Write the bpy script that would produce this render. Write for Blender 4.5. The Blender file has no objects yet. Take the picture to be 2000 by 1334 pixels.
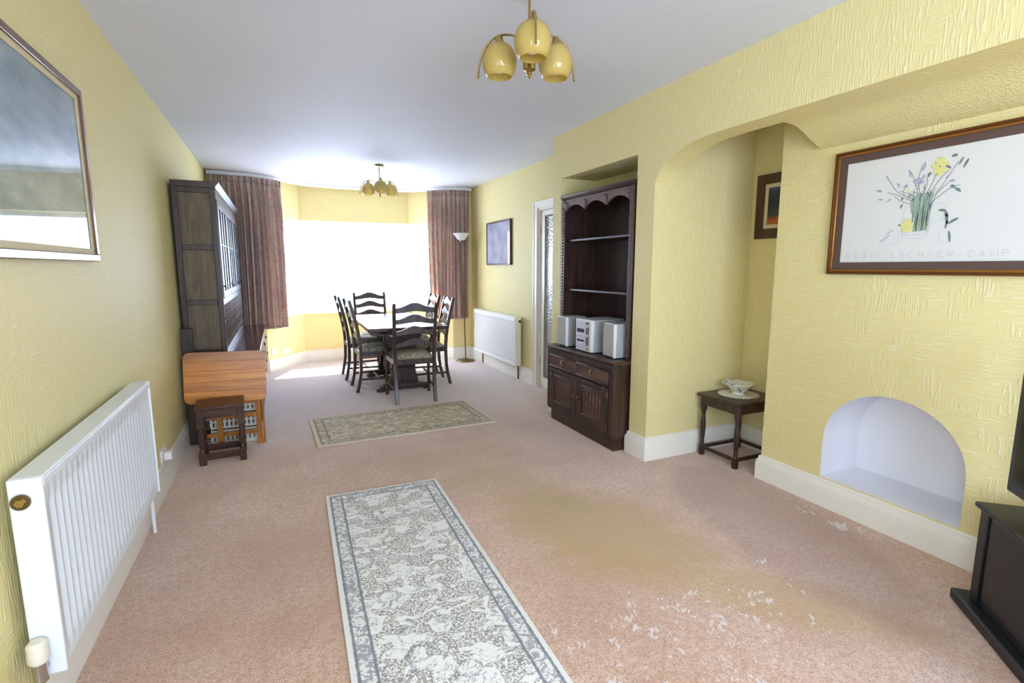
import bpy, bmesh, math, random
from mathutils import Vector, Matrix
random.seed(7)
sc = bpy.context.scene
COL = sc.collection
PI = math.pi

# ------------------------------------------------------------------ camera, world, sun, exposure
cam_d = bpy.data.cameras.new('camera'); cam = bpy.data.objects.new('camera', cam_d); COL.objects.link(cam)
cam_d.sensor_fit = 'HORIZONTAL'; cam_d.sensor_width = 36.0; cam_d.lens = 997.5*36/2000
cam_d.clip_start = 0.02; cam_d.clip_end = 200
cam.location = (0, 0, 1.343)
cam.rotation_euler = (math.radians(90-8.244), 0, math.radians(-24.534))
sc.camera = cam

world = bpy.data.worlds.new('world'); sc.world = world; world.use_nodes = True
bg = world.node_tree.nodes['Background']
bg.inputs['Color'].default_value = (0.60, 0.735, 1.0, 1); bg.inputs['Strength'].default_value = 17.5

sun_d = bpy.data.lights.new('sun', 'SUN'); sun = bpy.data.objects.new('sun', sun_d); COL.objects.link(sun)
sun_d.energy = 46; sun_d.angle = math.radians(0.6); sun_d.color = (1, .95, .86)
sun.rotation_euler = Vector((-.34, -.80, -1.04)).to_track_quat('-Z', 'Y').to_euler()
sun.location = (3, 12, 6)

def portal(name, loc, direction, sx, sy):
    d = bpy.data.lights.new(name, 'AREA'); d.shape = 'RECTANGLE'; d.size = sx; d.size_y = sy
    d.cycles.is_portal = True
    o = bpy.data.objects.new(name, d); COL.objects.link(o); o.location = loc
    o.rotation_euler = Vector(direction).to_track_quat('-Z', 'Z').to_euler()
portal('window_portal', (1.085, 8.08, 1.345), (0, -1, 0), 1.7, 1.3)
portal('window_portal', (-.02, 7.62, 1.345), (.777, -.63, 0), .8, 1.3)
portal('window_portal', (2.19, 7.62, 1.345), (-.777, -.63, 0), .8, 1.3)
portal('window_portal', (-.86, -.50, 1.45), (1, 0, 0), .8, 1.3)
portal('window_portal', (.75, -1.86, 1.35), (0, 1, 0), 2.3, 1.6)

vs = sc.view_settings
vs.view_transform = 'Standard'; vs.look = 'None'; vs.gamma = 1.0; vs.use_curve_mapping = False
vs.exposure = 0.10
sc.cycles.max_bounces = 8; sc.cycles.diffuse_bounces = 5; sc.cycles.glossy_bounces = 4
sc.cycles.transparent_max_bounces = 10; sc.cycles.transmission_bounces = 6
sc.cycles.sample_clamp_indirect = 10.0
sc.cycles.adaptive_threshold = 0.03
sc.cycles.caustics_reflective = False; sc.cycles.caustics_refractive = False

# ------------------------------------------------------------------ node helpers
def srgb(r, g, b):
    f = lambda c: (c/255/12.92) if c/255 <= .04045 else ((c/255+.055)/1.055)**2.4
    return (f(r), f(g), f(b), 1.0)

class G:
    def __init__(s, name):
        s.m = bpy.data.materials.new(name); s.m.use_nodes = True
        s.t = s.m.node_tree; s.t.nodes.clear()
        s.o = s.t.nodes.new('ShaderNodeOutputMaterial'); s._tc = None
    def n(s, ty, **kw):
        x = s.t.nodes.new(ty)
        for k, v in kw.items(): setattr(x, k, v)
        return x
    def put(s, inp, v):
        if hasattr(v, 'links') and hasattr(v, 'node'): s.t.links.new(v, inp)
        else: inp.default_value = v
    def co(s):
        if s._tc is None: s._tc = s.n('ShaderNodeTexCoord').outputs['Object']
        return s._tc
    def xyz(s, v=None):
        x = s.n('ShaderNodeSeparateXYZ'); s.put(x.inputs[0], v or s.co()); return x.outputs
    def comb(s, x, y, z):
        c = s.n('ShaderNodeCombineXYZ')
        for i, v in enumerate((x, y, z)): s.put(c.inputs[i], v)
        return c.outputs[0]
    def scl(s, v, k):
        x = s.n('ShaderNodeVectorMath', operation='MULTIPLY'); s.put(x.inputs[0], v); s.put(x.inputs[1], k); return x.outputs[0]
    def vadd(s, v, k):
        x = s.n('ShaderNodeVectorMath', operation='ADD'); s.put(x.inputs[0], v); s.put(x.inputs[1], k); return x.outputs[0]
    def ma(s, op, a, b=0.0, c=0.0, clamp=False):
        x = s.n('ShaderNodeMath', operation=op); x.use_clamp = clamp
        s.put(x.inputs[0], a); s.put(x.inputs[1], b); s.put(x.inputs[2], c); return x.outputs[0]
    def noise(s, v, scale, detail=2.0, rough=.5, col=False, dist=0.0):
        x = s.n('ShaderNodeTexNoise'); s.put(x.inputs['Vector'], v); s.put(x.inputs['Scale'], scale)
        s.put(x.inputs['Detail'], detail); s.put(x.inputs['Roughness'], rough); s.put(x.inputs['Distortion'], dist)
        return x.outputs['Color' if col else 'Fac']
    def vor(s, v, scale, feature='F1', out='Distance'):
        x = s.n('ShaderNodeTexVoronoi', feature=feature); s.put(x.inputs['Vector'], v); s.put(x.inputs['Scale'], scale)
        return x.outputs[out]
    def step(s, v, a, b):          # 0 below a, 1 above b (a may exceed b)
        x = s.n('ShaderNodeMapRange'); x.interpolation_type = 'SMOOTHSTEP'
        inv = a > b
        s.put(x.inputs['Value'], v)
        s.put(x.inputs['From Min'], b if inv else a); s.put(x.inputs['From Max'], a if inv else b)
        s.put(x.inputs['To Min'], 1.0 if inv else 0.0); s.put(x.inputs['To Max'], 0.0 if inv else 1.0)
        return x.outputs['Result']
    def ramp(s, f, stops, interp='LINEAR'):
        x = s.n('ShaderNodeValToRGB'); s.put(x.inputs[0], f); r = x.color_ramp; r.interpolation = interp
        while len(r.elements) > 1: r.elements.remove(r.elements[-1])
        r.elements[0].position = stops[0][0]; r.elements[0].color = stops[0][1]
        for p, c in stops[1:]: r.elements.new(p).color = c
        return x.outputs[0]
    def mix(s, f, a, b, blend='MIX'):
        x = s.n('ShaderNodeMix', data_type='RGBA', blend_type=blend)
        s.put(x.inputs[0], f); s.put(x.inputs[6], a); s.put(x.inputs[7], b); return x.outputs[2]
    def bump(s, h, strength=.3, dist=.01, normal=None):
        x = s.n('ShaderNodeBump'); s.put(x.inputs['Height'], h); s.put(x.inputs['Strength'], strength); s.put(x.inputs['Distance'], dist)
        if normal is not None: s.put(x.inputs['Normal'], normal)
        return x.outputs[0]
    def rnd(s): return s.n('ShaderNodeObjectInfo').outputs['Random']
    def pbr(s, color, rough=.5, metal=0.0, normal=None, **kw):
        p = s.n('ShaderNodeBsdfPrincipled')
        s.put(p.inputs['Base Color'], color); s.put(p.inputs['Roughness'], rough); s.put(p.inputs['Metallic'], metal)
        if normal is not None: s.put(p.inputs['Normal'], normal)
        for k, v in kw.items(): s.put(p.inputs[k.replace('_', ' ')], v)
        s.t.links.new(p.outputs[0], s.o.inputs['Surface']); return s.m

M = {}
# --- yellow embossed wallpaper (raised short dashes, basket-weave in places)
def wallpaper(name, horiz):
    g = G(name); c = g.co()
    up = g.noise(g.scl(c, (120, 120, 15)), 1.0, 1.0, .5)
    ac = g.noise(g.scl(c, (15, 15, 120)), 1.0, 1.0, .5)
    sel = g.step(g.noise(g.scl(c, (7, 7, 10)), 1.0, 0.0), horiz-.03, horiz+.03)
    pick = g.n('ShaderNodeMix', data_type='FLOAT'); g.put(pick.inputs[0], sel); g.put(pick.inputs[2], ac); g.put(pick.inputs[3], up)
    h = g.step(pick.outputs[0], .48, .70)
    colr = g.mix(g.ma('MULTIPLY', h, .35), srgb(228, 214, 152), srgb(242, 234, 198))
    return g.pbr(colr, .6, normal=g.bump(h, .42, .0045), Specular_IOR_Level=.25)
M['wall'] = wallpaper('yellow_wallpaper', .31)
M['wall_breast'] = wallpaper('yellow_wallpaper_crosswise', .56)
g = G('ceiling_paint'); c = g.co()
h = g.noise(g.scl(c, (30, 55, 30)), 1.0, 4.0, .62); h2 = g.noise(c, 130, 2.0)
M['ceil'] = g.pbr(g.mix(g.noise(c, .8, 3.0), srgb(216, 219, 229), srgb(226, 229, 238)), .7, normal=g.bump(g.ma('MULTIPLY_ADD', h2, .5, h), .30, .006))
g = G('white_gloss'); M['gloss'] = g.pbr(g.mix(g.noise(g.co(), 3, 3), srgb(236, 231, 216), srgb(243, 239, 228)), .33)
g = G('white_emulsion'); M['white'] = g.pbr(srgb(236, 235, 238), .6, normal=g.bump(g.noise(g.co(), 60, 3), .12, .004))
g = G('upvc'); M['upvc'] = g.pbr(srgb(240, 241, 242), .3)
# --- carpet with wear
g = G('worn_pink_carpet'); c = g.co(); X, Y, Z = g.xyz()
warp = g.noise(c, 2.2, 4.0, .6); warp2 = g.noise(c, 6.0, 4.0, .65)
pile = g.noise(c, 330, 1.0, .6); pile2 = g.noise(c, 120, 2.0, .7)
base = g.mix(g.step(warp, .3, .7), srgb(214, 168, 138), srgb(238, 202, 176))
mott = g.noise(c, 38, 3.0, .7)
base = g.mix(g.ma('MULTIPLY', g.step(mott, .58, .38), .5), base, srgb(176, 128, 98))
base = g.mix(g.ma('MULTIPLY', g.step(pile2, .55, .35), .7), base, srgb(148, 108, 88))
base = g.mix(g.ma('MULTIPLY', g.step(pile, .45, .70), .6), base, srgb(226, 198, 174))
base = g.mix(g.ma('MULTIPLY', g.step(Y, 3.4, 5.6), .85), base, srgb(246, 230, 224))   # window glare painted into the colour, paler towards the bay
def blob(cx, cy, rx, ry, ang, soft=.55, wamp=.9):
    dx = g.ma('SUBTRACT', X, cx); dy = g.ma('SUBTRACT', Y, cy); ca, sa = math.cos(ang), math.sin(ang)
    u = g.ma('DIVIDE', g.ma('ADD', g.ma('MULTIPLY', dx, ca), g.ma('MULTIPLY', dy, sa)), rx)
    v = g.ma('DIVIDE', g.ma('SUBTRACT', g.ma('MULTIPLY', dy, ca), g.ma('MULTIPLY', dx, sa)), ry)
    r = g.ma('SQRT', g.ma('ADD', g.ma('MULTIPLY', u, u), g.ma('MULTIPLY', v, v)))
    r = g.ma('ADD', r, g.ma('MULTIPLY', g.ma('SUBTRACT', warp2, .5), wamp))
    return g.step(r, 1.0, 1.0-soft)
st = g.ma('MAXIMUM', blob(1.44, 2.08, .90, .52, -1.15, .6, .8), g.ma('MAXIMUM', g.ma('MULTIPLY', blob(1.18, 2.85, .55, .40, -.6, .8), .7), g.ma('MULTIPLY', blob(1.78, 1.32, .70, .24, -.85, .6), .75)))
st = g.ma('MAXIMUM', st, g.ma('MULTIPLY', blob(1.15, 3.35, .55, .35, 0, .8), .5))
base = g.mix(g.ma('MULTIPLY', st, .78), base, srgb(188, 150, 80))
base = g.mix(g.ma('MULTIPLY', blob(1.42, 2.42, .30, .13, -.9, .9), .55), base, srgb(172, 154, 66))
base = g.mix(g.ma('MULTIPLY', blob(2.32, 1.75, .42, 1.0, -.25, .35, .5), .42), base, srgb(146, 104, 84))
base = g.mix(g.ma('MULTIPLY', blob(.0, 2.3, .9, .8, 0, .8), .20), base, srgb(150, 106, 84))
rot = g.n('ShaderNodeVectorRotate', rotation_type='Z_AXIS'); g.put(rot.inputs['Vector'], c); g.put(rot.inputs['Angle'], .6)
scuff2 = g.noise(g.scl(rot.outputs[0], (62, 24, 1)), 1.0, 3.0, .7)
sreg = g.ma('MAXIMUM', blob(1.25, 1.28, .95, .50, 0, .5), blob(1.98, 1.48, .18, .13, 0, .5))
sreg = g.ma('MAXIMUM', sreg, g.ma('MULTIPLY', blob(2.64, 1.66, .11, .36, 0, .5), 1.35))
sreg = g.ma('MAXIMUM', sreg, g.ma('MULTIPLY', blob(.98, 2.80, .28, .25, 0, .5), .8))
sreg = g.ma('MULTIPLY', sreg, g.step(g.noise(c, 8.0, 3.0, .65), .36, .62))
thr = g.ma('MULTIPLY_ADD', sreg, -.33, .86)
wm = g.step(g.ma('SUBTRACT', scuff2, thr), -.015, .03)
base = g.mix(g.ma('MULTIPLY', wm, .8), base, srgb(236, 226, 222))
crease = g.step(g.noise(g.scl(c, (4, 30, 1)), 1.0, 5.0, .8), .705, .75)
base = g.mix(g.ma('MULTIPLY', crease, .45), base, srgb(112, 76, 64))
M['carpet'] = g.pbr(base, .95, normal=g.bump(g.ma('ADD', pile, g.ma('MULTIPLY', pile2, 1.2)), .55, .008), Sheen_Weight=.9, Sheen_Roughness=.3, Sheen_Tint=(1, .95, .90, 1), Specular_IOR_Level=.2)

def wood(name, dark, light, rough=.35, scale=(2.5, 30, 30), spec=.5, vary=0.0):
    g = G(name); c = g.co()
    r = g.rnd()
    c2 = g.vadd(c, g.comb(g.ma('MULTIPLY', r, 7.0), g.ma('MULTIPLY', r, 3.0), r))
    f = g.noise(g.scl(c2, scale), 1.0, 4.0, .6, dist=.6)
    colr = g.mix(g.step(f, .3, .7), dark, light)
    if vary:
        hs = g.n('ShaderNodeHueSaturation'); g.put(hs.inputs['Value'], g.ma('MULTIPLY_ADD', r, vary, 1-vary/2)); g.put(hs.inputs['Color'], colr); colr = hs.outputs[0]
    return g.pbr(colr, rough, normal=g.bump(f, .06, .003), Specular_IOR_Level=spec)
M['oak'] = wood('dark_oak', srgb(40, 25, 18), srgb(74, 50, 38), .38, (22, 22, 2.2))
M['oak_y'] = wood('dark_oak_lengthwise', srgb(42, 27, 20), srgb(78, 53, 40), .36, (24, 2.2, 24))
M['oak_mid'] = wood('mid_oak_drawer', srgb(72, 48, 38), srgb(106, 76, 62), .4, (20, 2.5, 20))
M['oak_grey'] = wood('worn_dark_oak_panel', srgb(84, 72, 50), srgb(114, 98, 72), .55, (26, 26, 3))
M['oak_chair'] = wood('chair_oak', srgb(46, 32, 26), srgb(80, 60, 50), .32, (20, 20, 3))
M['oak_top'] = wood('polished_oak_top', srgb(52, 34, 28), srgb(88, 62, 54), .2, (20, 2.2, 20), .6)
M['stool'] = wood('reddish_oak', srgb(48, 27, 20), srgb(84, 52, 40), .34, (3, 22, 22))
M['pine'] = wood('golden_veneer', srgb(172, 100, 14), srgb(212, 138, 34), .34, (1.6, 26, 26), .5, .5)
M['pine_v'] = wood('golden_wood', srgb(146, 86, 20), srgb(188, 118, 36), .4, (26, 26, 2.2))
M['frame_brown'] = wood('brown_frame', srgb(88, 58, 44), srgb(120, 84, 66), .22, (26, 26, 3), .7)
M['frame_dark'] = wood('dark_frame', srgb(56, 36, 22), srgb(88, 58, 38), .4, (26, 26, 3))
def plain(name, col, rough=.5, metal=0.0, **kw):
    g = G(name); return g.pbr(col, rough, metal, **kw)
M['brass'] = plain('aged_brass', srgb(186, 164, 104), .25, 1.0)
M['brass_dark'] = plain('antique_brass', srgb(120, 100, 70), .38, 1.0)
M['chrome'] = plain('steel', srgb(190, 190, 188), .25, 1.0)
M['gold'] = plain('gilt_frame', srgb(170, 116, 58), .32, .75)
M['gold_dark'] = plain('dark_gilt_frame', srgb(112, 66, 28), .4, .5)  # darker gilt for the outer frame of the poster
M['mount_brown'] = plain('brown_mount_card', srgb(92, 72, 64), .75)
M['paper'] = plain('poster_paper', srgb(222, 222, 216), .65, Coat_Weight=.25, Coat_Roughness=.1)
M['mount_cream'] = plain('cream_mount_card', srgb(214, 198, 158), .8)
M['black'] = plain('black_plastic', srgb(22, 22, 26), .32)
M['black_wood'] = plain('black_lacquered_wood', srgb(26, 26, 29), .42)
M['screen'] = plain('switched_off_screen', srgb(10, 10, 12), .12)
M['rad'] = plain('white_radiator_enamel', srgb(232, 236, 238), .35)
M['rad_c'] = plain('cream_radiator_enamel', srgb(234, 231, 212), .4)
M['rad_g'] = plain('radiator_face_enamel', srgb(216, 218, 216), .45)
M['plastic'] = plain('white_plastic', srgb(240, 238, 234), .35)
M['valve'] = plain('ivory_plastic', srgb(232, 226, 206), .4)
M['basket'] = plain('pale_plastic', srgb(206, 206, 192), .5)
M['silver'] = plain('silver_plastic', srgb(196, 196, 192), .38, .25)
M['cloth'] = plain('speaker_cloth', srgb(178, 174, 168), .85)
M['bluegrey'] = plain('pale_lilac_plastic', srgb(214, 212, 226), .4)
M['display'] = plain('dark_display', srgb(60, 54, 74), .25)
M['lead'] = plain('black_leading', srgb(24, 24, 26), .4, .3)
M['ink'] = plain('grey_print', srgb(172, 172, 172), .7)
M['ink_stem'] = plain('stem_print', srgb(146, 146, 154), .7)
M['ink_lilac'] = plain('lilac_print', srgb(166, 166, 192), .7)
M['ink_yellow'] = plain('yellow_print', srgb(222, 216, 136), .7)
M['ink_green'] = plain('green_print', srgb(158, 178, 156), .7)
M['ink_dark'] = plain('dark_green_print', srgb(112, 132, 122), .7)
M['ink_pale'] = plain('pale_glass_print', srgb(204, 208, 212), .7)
M['bulb'] = plain('bulb_glass', srgb(236, 236, 232), .1)
# glass panes: mostly clear, with a surface reflection
g = G('window_glass')
tr = g.n('ShaderNodeBsdfTransparent'); gl = g.n('ShaderNodeBsdfGlossy'); gl.inputs['Roughness'].default_value = 0
lw = g.n('ShaderNodeLayerWeight'); lw.inputs['Blend'].default_value = .5
frv = g.ma('MULTIPLY_ADD', g.ma('POWER', lw.outputs['Facing'], 5.0), .8, .03)
mx = g.n('ShaderNodeMixShader'); g.t.links.new(frv, mx.inputs[0]); g.t.links.new(tr.outputs[0], mx.inputs[1]); g.t.links.new(gl.outputs[0], mx.inputs[2])
g.t.links.new(mx.outputs[0], g.o.inputs['Surface']); M['glass'] = g.m
g = G('dusty_cabinet_glass')
tr = g.n('ShaderNodeBsdfTransparent'); gl = g.n('ShaderNodeBsdfGlossy'); gl.inputs['Roughness'].default_value = .32
mx = g.n('ShaderNodeMixShader'); mx.inputs[0].default_value = .5; g.t.links.new(tr.outputs[0], mx.inputs[1]); g.t.links.new(gl.outputs[0], mx.inputs[2])
g.t.links.new(mx.outputs[0], g.o.inputs['Surface']); M['glass_dusty'] = g.m
g = G('obscured_glass'); c = g.co()
M['obscure'] = g.pbr(srgb(196, 202, 196), .10, normal=g.bump(g.vor(c, 45), .35, .01), Transmission_Weight=.25, Specular_IOR_Level=.8)
g = G('cream_lamp_glass'); M['shade'] = g.pbr(g.mix(g.noise(g.co(), 6, 3), srgb(216, 194, 108), srgb(230, 212, 142)), .12, Coat_Weight=.6, Coat_Roughness=.05)
g = G('white_lamp_glass'); M['shade_white'] = g.pbr(srgb(244, 243, 240), .2)
# curtain cloth: faded floral
g = G('floral_curtain_cloth'); c = g.co()
uvw = g.scl(c, (1, 1, .8)); a = g.noise(uvw, 15, 4.0, .6, dist=.8); b = g.noise(g.vadd(uvw, (4, 9, 2)), 24, 4.0, .65, dist=1.0); d = g.noise(uvw, 60, 3.0, .7)
colr = g.ramp(a, [(.30, srgb(150, 142, 126)), (.42, srgb(202, 184, 162)), (.50, srgb(216, 190, 174)), (.58, srgb(200, 140, 132)), (.70, srgb(200, 112, 96))])
colr = g.mix(g.ma('MULTIPLY', g.step(b, .54, .64), .8), colr, srgb(212, 194, 176))
colr = g.mix(g.ma('MULTIPLY', g.step(b, .44, .36), .8), colr, srgb(176, 126, 132))
colr = g.mix(g.ma('MULTIPLY', g.step(d, .58, .68), .6), colr, srgb(116, 108, 94))
colr = g.mix(.42, colr, srgb(224, 212, 198))
M['curtain'] = g.pbr(colr, .85, normal=g.bump(d, .1, .002))
def let_through(m, colr, k):
    t = m.node_tree; pb = next(n for n in t.nodes if n.type == 'BSDF_PRINCIPLED'); out = next(n for n in t.nodes if n.type == 'OUTPUT_MATERIAL')
    tl = t.nodes.new('ShaderNodeBsdfTranslucent'); mx = t.nodes.new('ShaderNodeMixShader'); mx.inputs[0].default_value = k
    if hasattr(colr, 'node'): t.links.new(colr, tl.inputs['Color'])
    else: tl.inputs['Color'].default_value = colr
    t.links.new(pb.outputs[0], mx.inputs[1]); t.links.new(tl.outputs[0], mx.inputs[2]); t.links.new(mx.outputs[0], out.inputs['Surface'])
let_through(M['curtain'], colr, .42); let_through(M['shade'], srgb(244, 228, 166), .5); let_through(M['shade_white'], srgb(246, 245, 242), .4)
# seat tapestry
g = G('seat_tapestry'); c = g.co(); a = g.noise(c, 40, 4.0, .65, dist=1.0); b = g.noise(c, 90, 2.0)
M['seat'] = g.pbr(g.mix(g.step(b, .5, .62), g.ramp(a, [(.36, srgb(94, 90, 76)), (.5, srgb(156, 146, 122)), (.62, srgb(206, 194, 164))]), srgb(176, 168, 140)), .9)
# rugs
def rug_mat(name, w, l, field, dark, tan, edge, band, big, sx, line=.007):
    g = G(name); c = g.co(); X, Y, Z = g.xyz()
    d = g.ma('MINIMUM', g.ma('SUBTRACT', w/2, g.ma('ABSOLUTE', X)), g.ma('SUBTRACT', l/2, g.ma('ABSOLUTE', Y)))
    wob = g.noise(c, 60, 2.0)
    d = g.ma('ADD', d, g.ma('MULTIPLY', g.ma('SUBTRACT', wob, .5), .006))
    sv = g.scl(c, sx)
    fl = g.noise(sv, big, 5.0, .68, dist=1.6)
    lines = g.ma('ABSOLUTE', g.ma('SUBTRACT', fl, .5))
    vine = g.step(lines, .032, .012)
    shp = g.noise(g.vadd(sv, (3, 5, 0)), big*1.3, 2.0, .55, dist=.8); blob_ = g.step(shp, .50, .53)
    outl = g.step(g.ma('ABSOLUTE', g.ma('SUBTRACT', shp, .515)), .022, .010)
    spk = g.noise(c, 105, 2.0, .7); spk2 = g.noise(c, 330, 2.0, .7)
    leafy = g.ma('MAXIMUM', g.ma('MULTIPLY', blob_, g.step(spk, .44, .54)), g.ma('MULTIPLY', outl, g.step(spk, .36, .48)))
    ring = g.step(g.ma('ABSOLUTE', g.ma('SUBTRACT', g.vor(g.vadd(sv, g.scl(g.noise(c, 12, 2, .5, True), (.05, .05, 0))), big*.8), .30)), .05, .025)
    colr = field
    colr = g.mix(g.ma('MULTIPLY', leafy, .85), colr, tan)
    colr = g.mix(g.ma('MULTIPLY', g.ma('MULTIPLY', ring, g.step(spk, .36, .5)), .5), colr, dark)
    colr = g.mix(g.ma('MULTIPLY', g.ma('MULTIPLY', vine, g.step(spk, .42, .56)), .75), colr, dark)
    motif = g.step(g.noise(c, 46, 3.0, .6, dist=1.2), .47, .53)
    bandc = g.mix(motif, g.mix(.72, field, dark), g.mix(.08, field, dark))
    colr = g.mix(g.step(d, band+.002, band-.002), colr, bandc)
    for at in (band, edge+.004):
        ln = g.step(g.ma('ABSOLUTE', g.ma('SUBTRACT', d, at)), line, line*.5)
        colr = g.mix(g.ma('MULTIPLY', ln, .85), colr, dark)
    colr = g.mix(g.step(d, edge, edge-.004), colr, g.mix(.12, field, tan))
    colr = g.mix(g.ma('MULTIPLY', g.step(spk2, .5, .75), .35), colr, g.mix(.5, dark, tan))
    return g.pbr(colr, .95, normal=g.bump(g.ma('ADD', spk, spk2), .4, .004), Specular_IOR_Level=.1, Sheen_Weight=.15)
M['rug_a'] = rug_mat('cream_grey_rug', .665, 2.30, srgb(246, 243, 234), srgb(120, 122, 130), srgb(158, 146, 132), .022, .085, 7.5, (1, 1.25, 1))
M['rug_b'] = rug_mat('olive_beige_rug', 1.48, .80, srgb(228, 212, 180), srgb(112, 98, 86), srgb(156, 134, 104), .035, .105, 13, (1.0, 1.0, 1), .006)
# porcelain bowl and lace mat
g = G('patterned_porcelain'); c = g.co(); a = g.noise(c, 34, 3.0, .6)
M['bowl'] = g.pbr(g.mix(g.step(a, .56, .62), srgb(214, 210, 198), srgb(92, 100, 104)), .15, Coat_Weight=.5)
g = G('lace'); c = g.co(); M['lace'] = g.pbr(g.mix(g.step(g.vor(c, 70), .45, .6), srgb(238, 234, 216), srgb(214, 208, 186)), .9)
# pictures behind glass
g = G('faded_seascape_print'); X, Y, Z = g.xyz(); f = g.noise(g.scl(g.co(), (1, 2, 6)), 1.6, 4.0, .6)
M['art_pale'] = g.pbr(g.ramp(f, [(.3, srgb(104, 122, 132)), (.5, srgb(128, 144, 152)), (.7, srgb(156, 166, 170))]), .03, Specular_IOR_Level=.5)
g = G('lilac_print_under_glass'); f = g.noise(g.scl(g.co(), (1, 2, 2)), 2.0, 4.0, .6)
M['art_lilac'] = g.pbr(g.ramp(f, [(.35, srgb(150, 152, 170)), (.65, srgb(190, 190, 200))]), .03, Specular_IOR_Level=.7)
g = G('dark_landscape_painting'); c = g.co(); X, Y, Z = g.xyz(); f = g.noise(g.scl(c, (1, 14, 14)), 1.0, 4.0, .6)
hgt = g.ma('ADD', Z, g.ma('MULTIPLY', g.ma('SUBTRACT', f, .5), .09))
M['art_dark'] = g.pbr(g.ramp(g.ma('DIVIDE', g.ma('SUBTRACT', hgt, 1.61), .29, clamp=True),
    [(.0, srgb(130, 70, 20)), (.16, srgb(168, 92, 26)), (.24, srgb(150, 60, 24)), (.30, srgb(44, 54, 56)), (.6, srgb(26, 30, 38)), (.85, srgb(38, 44, 66)), (1.0, srgb(70, 80, 112))]), .3)

# ------------------------------------------------------------------ mesh helpers
class MB:
    def __init__(s): s.v = []; s.f = []
    def add(s, vs_, fs):
        o = len(s.v); s.v += [tuple(p) for p in vs_]; s.f += [tuple(i+o for i in f) for f in fs]; return s
    def box(s, x0, y0, z0, x1, y1, z1):
        P = [(x, y, z) for z in (z0, z1) for y in (y0, y1) for x in (x0, x1)]
        return s.add(P, [(0, 2, 3, 1), (4, 5, 7, 6), (0, 1, 5, 4), (2, 6, 7, 3), (0, 4, 6, 2), (1, 3, 7, 5)])
    def prism(s, poly, a, b, axis='z'):
        n = len(poly)
        def P(u, v, w): return {'z': (u, v, w), 'x': (w, u, v), 'y': (u, w, v)}[axis]
        V = [P(u, v, a) for u, v in poly]+[P(u, v, b) for u, v in poly]
        F = [tuple(range(n)), tuple(range(2*n-1, n-1, -1))]+[(i, (i+1) % n, n+(i+1) % n, n+i) for i in range(n)]
        return s.add(V, F)
    def tube(s, pts, r, seg=10, phase=0.0, flat=None):
        pts = [Vector(p) for p in pts]; n = len(pts); V = []; F = []
        up = None
        for i, p in enumerate(pts):
            t = (pts[min(i+1, n-1)]-pts[max(i-1, 0)]).normalized()
            if up is None:
                ref = Vector((0, 0, 1)) if abs(t.z) < .9 else Vector((0, 1, 0))
                up = (ref-t*ref.dot(t)).normalized()
            else: up = (up-t*up.dot(t)).normalized()
            si = t.cross(up); ri = r[i] if isinstance(r, (list, tuple)) else r
            ra, rb = (ri, ri) if flat is None else (ri*flat[0], ri*flat[1])
            for k in range(seg):
                a = phase+2*PI*k/seg; V.append(p+si*math.cos(a)*ra+up*math.sin(a)*rb)
        for i in range(n-1):
            for k in range(seg):
                F.append((i*seg+k, i*seg+(k+1) % seg, (i+1)*seg+(k+1) % seg, (i+1)*seg+k))
        F.append(tuple(range(seg))); F.append(tuple((n-1)*seg+k for k in reversed(range(seg))))
        return s.add(V, F)
    def bar(s, p, q, w, h):      # rectangular bar from p to q, w sideways, h upwards
        p = Vector(p); q = Vector(q); t = (q-p).normalized()
        ref = Vector((0, 0, 1)) if abs(t.z) < .95 else Vector((0, 1, 0))
        up = (ref-t*ref.dot(t)).normalized(); si = t.cross(up)
        V = [e+si*a*w/2+up*b*h/2 for e in (p, q) for a, b in ((-1, -1), (1, -1), (1, 1), (-1, 1))]
        return s.add(V, [(0, 1, 2, 3), (7, 6, 5, 4), (0, 4, 5, 1), (1, 5, 6, 2), (2, 6, 7, 3), (3, 7, 4, 0)])
    def lathe(s, prof, seg=20, c=(0, 0), cap=True):
        V = []; F = []; n = len(prof)
        for r, z in prof:
            for k in range(seg): a = 2*PI*k/seg; V.append((c[0]+r*math.cos(a), c[1]+r*math.sin(a), z))
        for i in range(n-1):
            for k in range(seg): F.append((i*seg+k, i*seg+(k+1) % seg, (i+1)*seg+(k+1) % seg, (i+1)*seg+k))
        if cap: F.append(tuple(reversed(range(seg)))); F.append(tuple((n-1)*seg+k for k in range(seg)))
        return s.add(V, F)
    def sheet(s, rows, close=False):
        n = len(rows[0]); V = [p for r in rows for p in r]; F = []
        for i in range(len(rows)-1):
            for k in range(n-1 if not close else n): F.append((i*n+k, i*n+(k+1) % n, (i+1)*n+(k+1) % n, (i+1)*n+k))
        return s.add(V, F)
    def build(s, name, mat, parent=None, bevel=0.0, angle=35, smooth=True, loc=None, keep=False):
        me = bpy.data.meshes.new(name); me.from_pydata([tuple(p) for p in s.v], [], s.f); me.update()
        if not keep:
            bm = bmesh.new(); bm.from_mesh(me); bmesh.ops.recalc_face_normals(bm, faces=bm.faces); bm.to_mesh(me); bm.free()
        if smooth:
            for p in me.polygons: p.use_smooth = True
            me.set_sharp_from_angle(angle=math.radians(angle))
        me.materials.append(M[mat])
        o = bpy.data.objects.new(name, me); COL.objects.link(o)
        if parent is not None: o.parent = parent
        if loc is not None: o.location = loc
        if bevel:
            b = o.modifiers.new('bevel', 'BEVEL'); b.width = bevel; b.segments = 2; b.limit_method = 'ANGLE'; b.angle_limit = math.radians(40)
        return o
def thing(name, label, cat, loc=(0, 0, 0), rotz=0.0, group=None):
    o = bpy.data.objects.new(name, None); COL.objects.link(o); o.location = loc; o.rotation_euler = (0, 0, rotz)
    o.empty_display_size = .1; o['label'] = label; o['category'] = cat
    if group: o['group'] = group
    return o
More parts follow.
